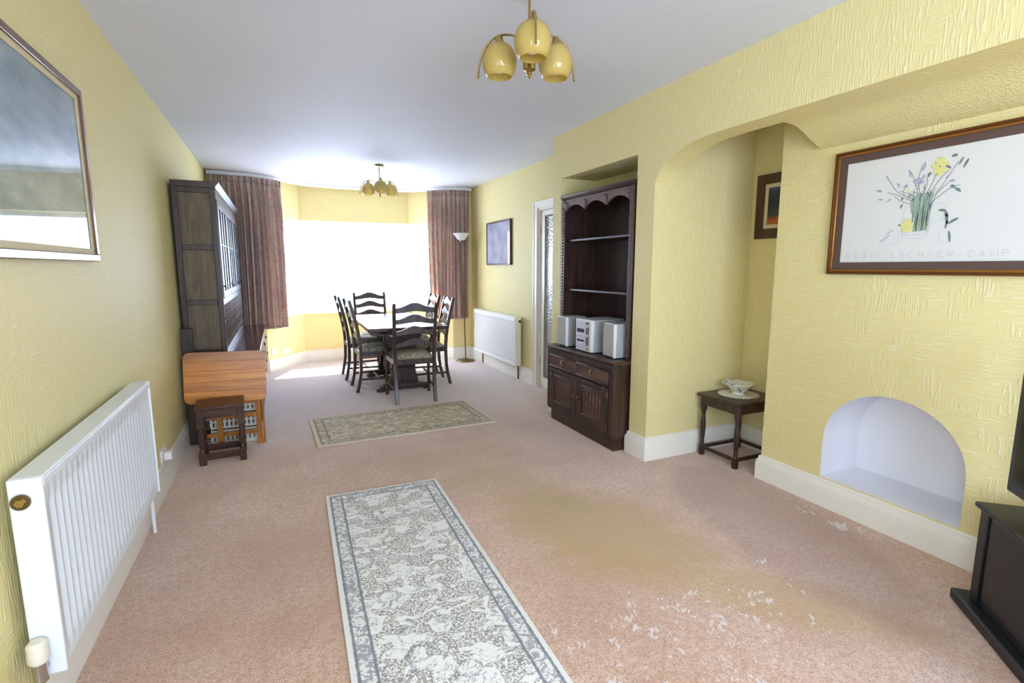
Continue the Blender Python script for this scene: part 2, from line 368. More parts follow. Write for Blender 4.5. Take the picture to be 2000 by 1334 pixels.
def tag(o, label, cat, group=None):
    o['label'] = label; o['category'] = cat
    if group: o['group'] = group
    return o
def struct(o, label=None):
    o['kind'] = 'structure'
    if label: o['label'] = label
    return o
def sroot(name, label):
    o = bpy.data.objects.new(name, None); COL.objects.link(o); o['kind'] = 'structure'; o['label'] = label; return o
def dup(root, loc, rotz, label, group=None):
    r = root.copy(); COL.objects.link(r); r.location = loc; r.rotation_euler = (0, 0, rotz); r['label'] = label
    if group: r['group'] = group
    for ch in list(root.children):
        c_ = ch.copy(); COL.objects.link(c_); c_.parent = r
        for gg in list(ch.children):
            d_ = gg.copy(); COL.objects.link(d_); d_.parent = c_
    return r
def one(f): b = MB(); f(b); return b

# ------------------------------------------------------------------ the room
H = 2.467; XL = -.70; XF = 2.275; XR = 2.63; XC = 2.755; XA = 3.17
YB = -1.70; YBACK = 7.20
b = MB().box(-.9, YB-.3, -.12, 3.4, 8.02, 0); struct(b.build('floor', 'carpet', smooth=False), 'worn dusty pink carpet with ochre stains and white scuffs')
b = MB().box(-.9, YB-.3, H, 3.4, 8.35, H+.15); struct(b.build('ceiling', 'ceil', smooth=False), 'textured white painted ceiling')
b = MB().box(XL-.18, YB-.3, 0, XL, -.90, H); b.box(XL-.18, -.10, 0, XL, YBACK+.25, H); b.box(XL-.18, -.90, 0, XL, -.10, .80); b.box(XL-.18, -.90, 2.10, XL, -.10, H); struct(b.build('wall_left', 'wall', smooth=False), 'yellow embossed wallpaper on the long left wall')
# bay: inner polyline, outward offset
BAY = [(-.158, YBACK), (.32, 7.79), (1.85, 7.79), (2.33, YBACK)]
OUT = [(-.158-.10, YBACK+.27), (.20, 8.05), (1.97, 8.05), (2.33+.10, YBACK+.27)]
ring = BAY+OUT[::-1]
b = MB()
for z0, z1 in ((0, .698), (1.99, H)): b.prism(ring, z0, z1, 'z')
for x0, x1 in ((XL-.18, -.158), (2.33, XR+.15)): b.box(x0, YBACK, 0, x1, YBACK+.27, H)
struct(b.build('wall_back', 'wall', smooth=False), 'yellow wall of the far end and bay, below and above the windows')
# outer eave of the bay
b = MB().prism([(-.8, YBACK+.28), (-.27, YBACK+.28), (.195, 8.06), (1.975, 8.06), (2.44, YBACK+.28), (3.0, YBACK+.28), (2.75, YBACK+.5), (2.2, 8.42), (0, 8.42), (-.55, YBACK+.5)], 2.20, 2.30, 'z')
struct(b.build('trim_1', 'upvc', smooth=False), 'white eave over the bay outside')
# right-hand walls
b = MB()
b.box(XR, 3.955, 0, XR+.15, 4.25, H); b.box(XR, 5.075, 0, XR+.15, YBACK+.02, H); b.box(XR, 4.25, 1.985, XR+.15, 5.075, H)   # far wall round the door
b.box(XR, 2.925, 0, XR+.12, 3.955, H)                                                    # recess back
b.box(XF, 2.925, 2.10, XR, 3.955, H); b.box(XF, 3.955, 0, XR, 4.10, H)                    # recess head and end strip
b.box(XF, 2.74, 0, XA+.12, 2.925, H)                                                     # pier and alcove side
b.box(XA, 2.05, 0, XA+.12, 2.74, H)                                                      # alcove back
arch = [(2.74, 1.896), (2.705, 1.948), (2.665, 1.983), (2.61, 2.014), (2.54, 2.042), (2.46, 2.066), (2.39, 2.080), (2.30, 2.088), (2.18, 2.0905), (YB, 2.0905)]
b.prism(arch+[(YB, H), (2.74, H)], XF, XF+.165, 'x')                                      # beam with arched end
struct(b.build('wall_right', 'wall', smooth=False), 'yellow wallpapered right wall with recess, pier and arched beam')
# coved canopy between beam and chimney breast
prof = [(XF+.16, 2.0905), (2.50, 2.088), (2.545, 2.078), (2.59, 2.058), (2.64, 2.032), (2.69, 2.008), (2.735, 1.986), (XC+.01, 1.980), (XC+.01, 2.3), (XF+.16, 2.3)]
b = MB().prism(prof, YB, 1.95, 'y'); struct(b.build('trim_2', 'wall', angle=50), 'coved yellow soffit under the beam')
# chimney breast with arched hole
b = MB(); NY0, NY1, NZ0 = 1.135, 1.80, .165
def nicharc(n=24):
    cy = (NY0+NY1)/2; r = (NY1-NY0)/2; out = []
    for i in range(n+1):
        a = PI-PI*i/n; ca, sa = math.cos(a), math.sin(a)
        out.append((cy-r*ca, .38+.318*abs(sa)**.92*(1 if sa >= 0 else -1)))
    return out
A = nicharc(); pts = [(NY1, NZ0)]+[(y, z) for y, z in reversed(A)]+[(NY0, NZ0)]
pts.sort(key=lambda p: 0) if False else None
A2 = A if A[0][0] < A[-1][0] else A[::-1]       # from low y to high y
CB0 = YB
fx = XC
def q(y0, z0, y1, z1): b.add([(fx, y0, z0), (fx, y1, z0), (fx, y1, z1), (fx, y0, z1)], [(0, 1, 2, 3)])
q(CB0, 0, NY0, H); q(NY1, 0, 2.19, H); q(NY0, 0, NY1, NZ0)
for (y0, z0), (y1, z1) in zip(A2, A2[1:]): b.add([(fx, y0, z0), (fx, y1, z1), (fx, y1, H), (fx, y0, H)], [(0, 1, 2, 3)])
b.add([(fx, 2.19, 0), (XA+.1, 2.19, 0), (XA+.1, 2.19, H), (fx, 2.19, H)], [(0, 1, 2, 3)])
b.add([(XA+.1, 2.19, 0), (XA+.1, CB0, 0), (XA+.1, CB0, H), (XA+.1, 2.19, H)], [(0, 1, 2, 3)])
struct(b.build('wall_chimney_breast', 'wall_breast', smooth=False, keep=True), 'pale yellow chimney breast with an arched opening')
b = MB(); loop = [(NY0, NZ0)]+A2+[(NY1, NZ0)]; BX = 3.08
b.sheet([[(fx, y, z) for y, z in loop], [(BX, y, z) for y, z in loop]])
b.add([(BX, y, z) for y, z in loop], [tuple(range(len(loop)))])
b.add([(fx, NY0, NZ0), (fx, NY1, NZ0), (BX, NY1, NZ0), (BX, NY0, NZ0)], [(0, 1, 2, 3)])
struct(b.build('wall_fireplace_niche', 'white', angle=40), 'white painted arched fireplace niche')
# near wall, behind the camera, with a wide window
b = MB(); W0, W1, WZ0, WZ1 = -.40, 1.90, .55, 2.15
b.box(XL-.18, YB-.27, 0, W0, YB, H); b.box(W1, YB-.27, 0, XA+.1, YB, H); b.box(W0, YB-.27, 0, W1, YB, WZ0); b.box(W0, YB-.27, WZ1, W1, YB, H)
struct(b.build('wall_near', 'wall', smooth=False), 'yellow wall behind the camera with a window')

def window(name, label, p, q_, z0, z1, inset, mull=(), transom=()):
    """upvc window between plan points p and q_ (seen from the room p is left)"""
    P = Vector((*p, 0)); Q = Vector((*q_, 0)); L = (Q-P).length; t = (Q-P).normalized(); ang = math.atan2(t.y, t.x)
    r = bpy.data.objects.new(name, None); COL.objects.link(r); r.location = P; r.rotation_euler = (0, 0, ang); r['kind'] = 'structure'; r['label'] = label
    y0, y1 = inset, inset+.06; w = .055
    f = MB(); f.box(0, y0, z0, L, y1, z0+w); f.box(0, y0, z1-w, L, y1, z1); f.box(0, y0, z0+w, w, y1, z1-w); f.box(L-w, y0, z0+w, L, y1, z1-w)
    f.build('window_frame', 'upvc', r, .004)
    xs = [w]+[m*L for m in mull]+[L-w]
    for m in mull: MB().box(m*L-.03, y0, z0+w, m*L+.03, y1, z1-w).build('mullion', 'upvc', r, .004)
    for i in range(len(xs)-1):
        xa = xs[i]+(.03 if i else 0); xb = xs[i+1]-(.03 if i < len(xs)-2 else 0)
        zs = [z0+w]+list(transom)+[z1-w]
        for k, zt in enumerate(transom): MB().box(xa, y0, zt-.03, xb, y1, zt+.03).build('transom', 'upvc', r, .004)
        for k in range(len(zs)-1):
            za = zs[k]+(.03 if k else 0); zb = zs[k+1]-(.03 if k < len(zs)-2 else 0)
            MB().box(xa, y0+.025, za, xb, y0+.031, zb).build('pane', 'glass', r, smooth=False)
    return r
window('window_1', 'white framed side light at the left of the bay', BAY[0], BAY[1], .70, 1.99, .12, (), ())
window('window_2', 'wide white framed picture window of the bay', BAY[1], BAY[2], .70, 1.99, .12, (), ())
window('window_3', 'white framed casement at the right of the bay with a top light', BAY[2], BAY[3], .70, 1.99, .12, (), (1.60,))
window('window_4', 'white framed window in the left wall behind the camera', (XL, -.90), (XL, -.10), .80, 2.10, .08, (), ())
window('window_5', 'white framed window behind the camera', (W1, YB), (W0, YB), WZ0, WZ1, .12, (.5,), ())
# bay corner posts and sill board
b = MB()
for (x, y) in (BAY[1], BAY[2]):
    s_ = 1 if x < 1 else -1
    b.prism([(x-.05*s_, y-.02), (x+.03*s_, y+.0), (x+.03*s_, y+.22), (x-.10*s_, y+.22)], .70, 1.99, 'z')
struct(b.build('trim_3', 'upvc', smooth=False), 'white corner posts of the bay window')
sill_in = [(-.158-.005, YBACK-.015), (.315, 7.772), (1.855, 7.772), (2.335, YBACK-.015)]
sill_out = [(-.158-.05, YBACK+.14), (.26, 7.92), (1.91, 7.92), (2.33+.05, YBACK+.14)]
b = MB().prism(sill_in+sill_out[::-1], .690, .706, 'z'); struct(b.build('trim_4', 'upvc', smooth=False), 'thin white sill board round the bay')

# skirting boards: profile swept along plan polylines
SK = [(0, 0), (.022, 0), (.022, .115), (.019, .128), (.012, .140), (.010, .158), (0, .165)]
def skirt(name, path, label, hgt=1.0):
    b = MB(); rows = []
    P = [Vector(p) for p in path]
    for i, p in enumerate(P):
        d0 = (p-P[i-1]).normalized() if i else None; d1 = (P[i+1]-p).normalized() if i < len(P)-1 else None
        n0 = Vector((d0.y, -d0.x)) if d0 else None; n1 = Vector((d1.y, -d1.x)) if d1 else None
        n = n0 if n1 is None else n1 if n0 is None else (n0+n1)/(1+n0.dot(n1))
        rows.append([(p.x+n.x*u, p.y+n.y*u, v*hgt) for u, v in SK])
    b.sheet(rows); k = len(SK)
    b.add(rows[0], [tuple(range(k))]); b.add(rows[-1], [tuple(range(k))])
    return struct(b.build(name, 'gloss', angle=30), label)
skirt('baseboard_left', [(XL, YB), (XL, YBACK)], 'cream skirting along the left wall')
skirt('baseboard_back', [(XL, YBACK)]+BAY+[(XR, YBACK)], 'white skirting round the far bay')
skirt('baseboard_right', [(XR, YBACK), (XR, 5.155)], 'white skirting under the far radiator')
skirt('baseboard_pier', [(XF+.10, 2.925), (XF, 2.925), (XF, 2.74), (XA, 2.74), (XA, 2.19)], 'cream skirting round the pier and alcove')
skirt('baseboard_chimney', [(XA, 2.19), (XC, 2.19), (XC, YB)], 'cream skirting along the chimney breast', .95)
skirt('baseboard_strip', [(XR, 4.10), (XF, 4.10), (XF, 3.955), (XF+.1, 3.955)], 'cream skirting at the wall end')

# door with obscured glass
r = sroot('door_1', 'white framed door with a tall obscured glass pane'); y0, y1 = 4.25, 5.075
b = MB(); b.box(XR-.018, y1-.005, 0, XR+.001, y1+.075, 2.05); b.box(XR-.018, y0-.075, 0, XR+.001, y0+.005, 2.05); b.box(XR-.018, y0+.005, 1.975, XR+.001, y1-.005, 2.05)
b.box(XR-.026, y1+.055, 0, XR-.015, y1+.075, 2.05); b.box(XR-.026, y0-.075, 2.03, XR-.015, y1+.055, 2.05)
b.build('architrave', 'gloss', r, .004)
b = MB(); b.box(XR+.001, y1-.03, 0, XR+.12, y1, 1.985); b.box(XR+.001, y0, 0, XR+.12, y0+.03, 1.985); b.box(XR+.001, y0+.03, 1.955, XR+.12, y1-.03, 1.985); b.build('lining', 'gloss', r)
b = MB(); xa, xb = XR+.02, XR+.06
b.box(xa, y1-.125, .005, xb, y1-.032, 1.953); b.box(xa, y0+.032, .005, xb, y0+.125, 1.953); b.box(xa, y0+.125, .005, xb, y1-.125, .13); b.box(xa, y0+.125, 1.895, xb, y1-.125, 1.953)
d_ = b.build('door_leaf', 'gloss', r, .004)
b = MB()
for ys in ((y0+.125, y0+.137), (y1-.137, y1-.125)): b.box(xa-.006, ys[0], .13, xa, ys[1], 1.895)
b.box(xa-.006, y0+.137, .13, xa, y1-.137, .142); b.box(xa-.006, y0+.137, 1.883, xa, y1-.137, 1.895); b.build('glazing_bead', 'oak_mid', d_)
MB().box(xa+.015, y0+.12, .125, xa+.021, y1-.12, 1.90).build('pane', 'obscure', d_, smooth=False)
for z in (.25, 1.7): MB().box(xa-.004, y1-.034, z, xa+.004, y1-.024, z+.09).build('hinge', 'brass', r)
MB().tube([(xa, y0+.08, 1.0), (xa-.05, y0+.08, 1.0), (xa-.05, y0+.19, 1.0)], .009).build('handle', 'chrome', r)
b = MB().box(XR+.9, 3.6, 0, XR+1.0, 5.7, H); struct(b.build('wall_hall', 'wall', smooth=False), 'hall wall beyond the glazed door')
b = MB().box(XR+.15, 3.6, -.1, XR+1.0, 5.7, 0); b.box(XR+.15, 3.5, 0, XR+1, 3.6, H); b.box(XR+.15, 5.7, 0, XR+1, 5.8, H); b.box(XR+.15, 3.5, H, XR+1, 5.8, H+.1); struct(b.build('wall_hall_side', 'wall', smooth=False), 'hall shell beyond the glazed door')

# curtain rail
def smooth_path(P, n):
    P = [Vector(p) for p in P]; out = []
    for i in range(len(P)-1):
        p0, p1, p2, p3 = P[max(i-1, 0)], P[i], P[i+1], P[min(i+2, len(P)-1)]
        for k in range(n):
            t = k/n; out.append(.5*((2*p1)+(p2-p0)*t+(2*p0-5*p1+4*p2-p3)*t*t+(3*p1-p0-3*p2+p3)*t**3))
    out.append(P[-1]); return out
RAIL = smooth_path([(-.68, 7.10), (-.25, 7.11), (.06, 7.30), (.42, 7.60), (1.09, 7.69), (1.76, 7.60), (2.10, 7.30), (2.36, 7.11), (2.60, 7.10)], 8)
b = MB(); rows = []
for i, p in enumerate(RAIL):
    t = (RAIL[min(i+1, len(RAIL)-1)]-RAIL[max(i-1, 0)]).normalized(); n = Vector((t.y, -t.x))
    rows.append([(p.x+n.x*a, p.y+n.y*a, z) for a, z in ((-.015, H-.002), (-.015, H-.042), (.012, H-.042), (.012, H-.002))])
b.sheet(rows, True); tag(b.build('curtain_rail', 'upvc', angle=30), 'white curved curtain rail fixed to the ceiling along the bay', 'curtain rail')

# ------------------------------------------------------------------ curtains
def curtain(path, z0, z1, label, folds, amp, flare):
    P = smooth_path(path, 40); L = [0]
    for a_, b_ in zip(P, P[1:]): L.append(L[-1]+(b_-a_).length)
    T = L[-1]; rows = []
    NZ = 26
    for j in range(NZ+1):
        v = j/NZ; z = z1+(z0-z1)*v; row = []
        for i, p in enumerate(P):
            t = (P[min(i+1, len(P)-1)]-P[max(i-1, 0)]).normalized(); n = Vector((t.y, -t.x)); u = L[i]/T
            head = min(1, max(0, (v-.02)/.16))
            ph = 2*PI*folds*(u+.010*math.sin(9*u+3.0*v))
            a1 = amp*(.40+.75*head)*(math.sin(ph)+.35*math.sin(2.3*ph+1+1.5*v))
            a1 += (1-head)*.010*math.sin(2*PI*folds*2*u)
            a1 += .012*head*math.sin(5.0*u*PI+2.2*v)
            sl = flare*(u-.5)*v+.006*math.sin(ph*1.0+1)*head
            row.append((p.x+n.x*(a1+.02)+t.x*sl, p.y+n.y*(a1+.02)+t.y*sl, z+.006*math.sin(ph)*v))
        rows.append(row)
    b = MB().sheet(rows); r = thing('curtain', label, 'curtain', group='floral curtains at the bay')
    o = b.build('curtain_cloth', 'curtain', r, angle=180, keep=True)
    m = o.modifiers.new('thickness', 'SOLIDIFY'); m.thickness = .004; m.offset = 0
    hd = [[(x, y, z+.0) for x, y, z in row] for row in rows[:2]]
    off = []
    for j in (0, 1):
        rr = []
        for i, p in enumerate(P):
            t = (P[min(i+1, len(P)-1)]-P[max(i-1, 0)]).normalized(); n = Vector((t.y, -t.x)); x, y, z = rows[0][i]
            rr.append((x+n.x*.006, y+n.y*.006, z1+.004-.075*j))
        off.append(rr)
    hh = MB().sheet(off).build('pleated_heading', 'curtain', r, angle=180, keep=True); m = hh.modifiers.new('thickness', 'SOLIDIFY'); m.thickness = .004; m.offset = 0
    hm = MB().sheet([[(x, y, z+.03) for x, y, z in rows[-1]], [(x, y, z-.001) for x, y, z in rows[-1]]]).build('hem', 'curtain', r, angle=180, keep=True); m = hm.modifiers.new('thickness', 'SOLIDIFY'); m.thickness = .008; m.offset = 0
    return r
curtain([(-.655, 7.06), (-.45, 7.07), (-.25, 7.07), (-.08, 7.15), (.085, 7.29)], .575, 2.415, 'floral rust and sage curtain beside the tall glazed dresser', 13, .042, .0)
curtain([(2.02, 7.30), (2.15, 7.19), (2.30, 7.08), (2.54, 7.06)], .605, 2.415, 'floral rust and sage curtain behind the floor lamp', 10, .042, -.06)

# ------------------------------------------------------------------ radiators
def radiator(y0, y1, z0, z1, xw, xf, rib, label, face, cap):
    r = thing('radiator', label, 'radiator', group=None); s_ = 1 if xf > xw else -1
    fx = xf
    rows = []; n = max(2, int(round((y1-y0-.08)/rib)))
    prof = [(y0+.012, 0)]
    a0, a1 = y0+.045, y1-.045
    for i in range(n):
        w = (a1-a0)/n; y = a0+i*w
        prof += [(y, 0), (y+w*.15, .010), (y+w*.55, .010), (y+w*.70, 0)]
    prof += [(a1, 0), (y1-.012, 0)]
    zz = [(z0+.012, 0), (z0+.055, 0), (z0+.075, 1), (z1-.095, 1), (z1-.075, 0), (z1-.012, 0)]
    amp = 1.0 if rib < .2 else 0.0
    for z, k in zz: rows.append([(fx-s_*(.006+(.0 if amp else 0)+(d*k if amp else 0)), y, z) for y, d in prof])
    MB().sheet(rows).build('front_panel', face, r, angle=50)
    b = MB(); xs = sorted((xw+s_*.035, xw+s_*.045)); b.box(xs[0], y0+.02, z0+.01, xs[1], y1-.02, z1-.02); b.build('back_panel', cap, r)
    for (ya, yb) in ((y0, y0+.012), (y1-.012, y1)):
        xs = sorted((xw+s_*.028, xf+s_*.001)); MB().box(xs[0], ya, z0, xs[1], yb, z1).build('end_cap', cap, r, .004)
    b = MB(); xs = sorted((xw+s_*.028, xf)); b.box(xs[0], y0+.012, z1-.008, xs[1], y1-.012, z1)
    b.box(*sorted((xf-s_*.012, xf))[:1], y0+.012, z1-.03, sorted((xf-s_*.012, xf+.001*s_))[1], y1-.012, z1-.008)
    b.build('top_grille', cap, r, .003)
    b = MB(); k = int((y1-y0)/.03)
    for i in range(1, k):
        yy = y0+(y1-y0)*i/k; b.box(min(xw+s_*.04, xf-s_*.02), yy-.004, z1-.0005, max(xw+s_*.04, xf-s_*.02), yy+.004, z1+.0012)
    for yy in (y0+.18, y1-.18):
        xs = sorted((xw+s_*.002, xw+s_*.036)); MB().box(xs[0], yy-.015, z0+.1, xs[1], yy+.015, z1-.1).build('bracket', cap, r)
    return r
R1 = radiator(1.685, 2.965, .225, .795, XL, -.60, .046, 'white ribbed radiator under the large reflecting picture', 'rad', 'rad')
ym = -.645
MB().tube([(ym, 1.683, .735), (ym, 1.676, .735)], .021, 18).build('bleed_plug', 'brass_dark', R1); MB().tube([(ym, 1.676, .735), (ym, 1.670, .735)], .011, 6).build('bleed_nut', 'brass', R1)
MB().tube([(ym, 1.685, .262), (ym, 1.655, .262)], .012).build('valve_tail', 'chrome', R1)
MB().tube([(ym, 1.655, .235), (ym, 1.655, .29)], .016, 14).build('valve_body', 'chrome', R1)
MB().tube([(ym, 1.655, .29), (ym, 1.655, .30), (ym, 1.655, .345), (ym, 1.655, .352)], [.018, .024, .023, .016], 18).build('valve_cap', 'valve', R1)
MB().tube([(ym, 1.655, .24), (ym, 1.655, 0)], .008).build('pipe', 'chrome', R1)
MB().tube([(ym, 2.965, .262), (ym, 2.985, .262), (ym, 2.985, .0)], .008).build('pipe', 'rad', R1)
R2 = radiator(5.44, 6.84, .175, .765, XR, 2.525, .5, 'cream panel radiator on the far right wall beside the door', 'rad_g', 'rad_c')
for z0_, z1_ in ((.175, .215), (.705, .755)): MB().box(2.519, 5.45, z0_, 2.527, 6.83, z1_).build('front_rail', 'plastic', R2, .003)
MB().tube([(2.585, 5.441, .71), (2.585, 5.434, .71)], .018, 16).build('bleed_plug', 'brass_dark', R2)
for yy in (5.52, 6.70): MB().tube([(2.60, yy, .2), (2.60, yy, 0)], .008).build('pipe', 'brass_dark', R2)

# ------------------------------------------------------------------ pictures
def rect_frame(y0, y1, z0, z1, w, x0, x1, lip=0.0):
    b = MB(); b.box(x0, y0, z0, x1, y1, z0+w); b.box(x0, y0, z1-w, x1, y1, z1); b.box(x0, y0, z0+w, x1, y0+w, z1-w); b.box(x0, y1-w, z0+w, x1, y1, z1-w); return b
r = thing('framed_picture', 'large brown framed picture on the left wall reflecting the window', 'picture')
rect_frame(1.45, 2.70, 1.368, 2.046, .028, XL, -.672).build('frame', 'frame_brown', r, .003)
rect_frame(1.478, 2.672, 1.396, 2.018, .022, -.69, -.680).build('mount', 'mount_cream', r)
MB().box(-.692, 1.50, 1.418, -.684, 2.65, 1.996).build('glazed_print', 'art_pale', r, smooth=False)
r = thing('framed_picture', 'narrow dark framed lilac picture above the cream radiator', 'picture')
rect_frame(5.755, 6.535, 1.375, 1.93, .02, 2.60, XR).build('frame', 'frame_dark', r, .003)
MB().box(2.608, 5.775, 1.395, 2.616, 6.515, 1.91).build('glazed_print', 'art_lilac', r, smooth=False)
r = thing('framed_picture', 'small dark landscape in a wide brown frame inside the alcove', 'picture')
ay0, ay1, az0, az1 = 2.235, 2.690, 1.545, 1.985
rect_frame(ay0, ay1, az0, az1, .068, XA-.028, XA).build('frame', 'frame_dark', r, .004)
rect_frame(ay0+.068, ay1-.068, az0+.068, az1-.068, .026, XA-.02, XA-.008).build('mount', 'mount_cream', r)
MB().box(XA-.016, ay0+.09, az0+.09, XA-.009, ay1-.09, az1-.09).build('painting', 'art_dark', r, smooth=False)
M['red'] = plain('red_paint', srgb(206, 74, 36), .4)
o = MB().prism([(.026*math.cos(2*PI*k/14)*(1+.2*math.sin(3*k)), .030*math.sin(2*PI*k/14)) for k in range(14)], 0, .0012, 'x').build('red_tree_dab', 'red', r, smooth=False, loc=(XA-.0172, 2.475, 1.742))

# flower poster on the chimney breast
r = thing('framed_poster', 'gilt framed poster of a flower jug on the chimney breast', 'picture')
py0, py1, pz0, pz1 = .965, 1.850, 1.308, 1.936; xw = XC
rect_frame(py0, py1, pz0, pz1, .012, xw-.026, xw).build('outer_frame', 'gold_dark', r, .002)
rect_frame(py0+.012, py1-.012, pz0+.012, pz1-.012, .014, xw-.022, xw).build('gilt_bead', 'gold', r, .003)
rect_frame(py0+.026, py1-.026, pz0+.026, pz1-.026, .036, xw-.014, xw-.006).build('mount', 'mount_brown', r)
PX = xw-.010
pp = MB().box(PX, py0+.055, pz0+.055, PX+.003, py1-.055, pz1-.055).build('poster_sheet', 'paper', r, smooth=False)
# drawing in poster space: u 0..1 left to right, v 0..1 bottom to top (left on the photo is high y)
UL, UR, VB, VT = py1-.062, py0+.062, pz0+.062, pz1-.062
def pt(u, v, k=0): return (PX-.0006-.0002*k, UL+(UR-UL)*u, VB+(VT-VB)*v)
def stroke(b, P, w, k=0, taper=False):
    n = len(P); L = []; Rr = []; W = abs(UR-UL); Hh = VT-VB
    Q = [Vector((u*W, v*Hh)) for u, v in P]
    for i in range(n):
        t = (Q[min(i+1, n-1)]-Q[max(i-1, 0)]); t = t.normalized() if t.length > 0 else Vector((1, 0)); nn = Vector((-t.y, t.x))
        ww = w/2*(1 if not taper else (.25+.75*math.sin(PI*(i+.5)/n)))
        a_ = Q[i]+nn*ww; c_ = Q[i]-nn*ww; L.append(pt(a_.x/W, a_.y/Hh, k)); Rr.append(pt(c_.x/W, c_.y/Hh, k))
    b.sheet([L, Rr])
def curve2(P, n=6): return [(p.x, p.y) for p in smooth_path(P, n)]
def flat(b, name, mat): b.build(name, mat, pp, smooth=False, keep=True)['kind'] = 'stuff'
rng = random.Random(3)
# jug: pale glass outlines, green stems inside
b = MB()
stroke(b, curve2([(.385, .52), (.375, .40), (.372, .28), (.40, .225), (.45, .215), (.51, .235), (.525, .30), (.525, .42), (.515, .52)]), .0035)
stroke(b, curve2([(.52, .50), (.575, .52), (.60, .46), (.585, .38), (.525, .35)]), .0028)
stroke(b, curve2([(.375, .27), (.42, .25), (.48, .25), (.524, .28)]), .005)
stroke(b, curve2([(.30, .33), (.28, .25), (.275, .19), (.30, .165), (.345, .17), (.36, .22), (.35, .30)]), .0026)
stroke(b, curve2([(.595, .30), (.58, .21), (.60, .175), (.64, .18), (.645, .23)]), .0026)
flat(b, 'jug_outline', 'ink_pale')
b = MB(); b.add([pt(u, v, 0) for u, v in [(.435, .275), (.515, .285), (.52, .42), (.53, .60), (.52, .63), (.44, .62), (.405, .55), (.415, .46), (.44, .40)]], [tuple(range(9))])
flat(b, 'green_wash', 'ink_green')
b = MB()
for i in range(26):
    u = .425+.095*rng.random(); v = .28+.1*rng.random(); stroke(b, [(u, v), (u+.015*(rng.random()-.5), v+.08+.16*rng.random())], .0022, 2)
for i in range(22):
    u = .36+.18*rng.random(); v = .55+.11*rng.random(); stroke(b, curve2([(u, v), (u+.02*(rng.random()-.5), v+.03), (u+.05*(rng.random()-.5), v+.05)]), .003, 2, True)
flat(b, 'leaf_hatching', 'ink_dark')
b = MB()
stems = [[(.43, .55), (.33, .63), (.27, .665)], [(.42, .58), (.33, .66), (.29, .74), (.265, .80)], [(.46, .6), (.44, .75), (.455, .88)], [(.45, .6), (.42, .74), (.395, .83)],
  [(.50, .52), (.58, .70), (.635, .86)], [(.50, .50), (.60, .63), (.66, .66)], [(.49, .55), (.55, .72), (.60, .80)], [(.48, .58), (.52, .72), (.53, .80)], [(.47, .6), (.49, .70), (.485, .76)],
  [(.52, .45), (.545, .60), (.60, .69)], [(.25, .19), (.31, .26)], [(.29, .265), (.325, .31)], [(.40, .54), (.35, .575), (.315, .62)]]
for s_ in stems: stroke(b, curve2([(u, v) for u, v in s_]), .0030, 3)
flat(b, 'stems', 'ink_stem')
b = MB()
for (u, v, du, dv, w) in [(.455, .82, .012, .08, .011), (.395, .78, -.014, .07, .009), (.265, .79, -.015, .035, .008), (.235, .68, -.035, .02, .012), (.335, .70, -.014, .045, .009), (.36, .70, .025, .015, .012), (.41, .735, .04, .03, .014), (.425, .72, .05, .004, .012), (.29, .605, -.02, -.03, .007), (.245, .605, -.03, .004, .008), (.45, .73, .02, .06, .009), (.60, .70, .03, .004, .011), (.58, .73, .02, .03, .008)]:
    stroke(b, curve2([(u, v), (u+du*.5+.004, v+dv*.5), (u+du, v+dv)]), w, 4, True)
flat(b, 'lilac_petals', 'ink_lilac')
b = MB()
for (u, v, du, dv, w) in [(.525, .86, .012, .06, .012), (.60, .91, .03, .005, .013), (.64, .83, .02, .06, .008), (.665, .80, .02, .07, .009), (.575, .84, .028, -.03, .010), (.61, .66, .025, -.02, .013), (.635, .635, .03, -.035, .012), (.565, .455, .04, -.01, .012), (.60, .44, .015, -.05, .012), (.62, .33, .05, .045, .012), (.615, .36, -.005, -.07, .008), (.63, .27, .01, -.10, .009), (.49, .76, .012, .04, .011), (.365, .58, -.012, .015, .01), (.415, .57, .015, .0, .01), (.355, .50, .01, .04, .008), (.545, .76, -.025, .05, .009), (.535, .85, .012, -.01, .014), (.35, .345, .03, -.004, .008), (.605, .42, .012, -.09, .012)]:
    stroke(b, curve2([(u, v), (u+du*.5, v+dv*.5+.004), (u+du, v+dv)]), w, 5, True)
flat(b, 'dark_buds', 'ink_dark')
b = MB()
for (cu, cv, R_, sq) in [(.548, .84, .05, 1.0), (.405, .335, .042, .9)]:
    for i in range(7):
        a = 2*PI*i/7+.3; stroke(b, curve2([(cu+.1*R_*math.cos(a), cv+.18*R_*math.sin(a)), (cu+R_*.5*math.cos(a), cv+R_*1.1*math.sin(a)*sq), (cu+R_*.9*math.cos(a), cv+R_*1.7*math.sin(a)*sq)]), .020, 6+i, True)
for (u, v) in [(.385, .66), (.40, .64), (.37, .60)]: stroke(b, [(u, v), (u+.012, v+.012)], .01, 3, True)
flat(b, 'yellow_petals', 'ink_yellow')
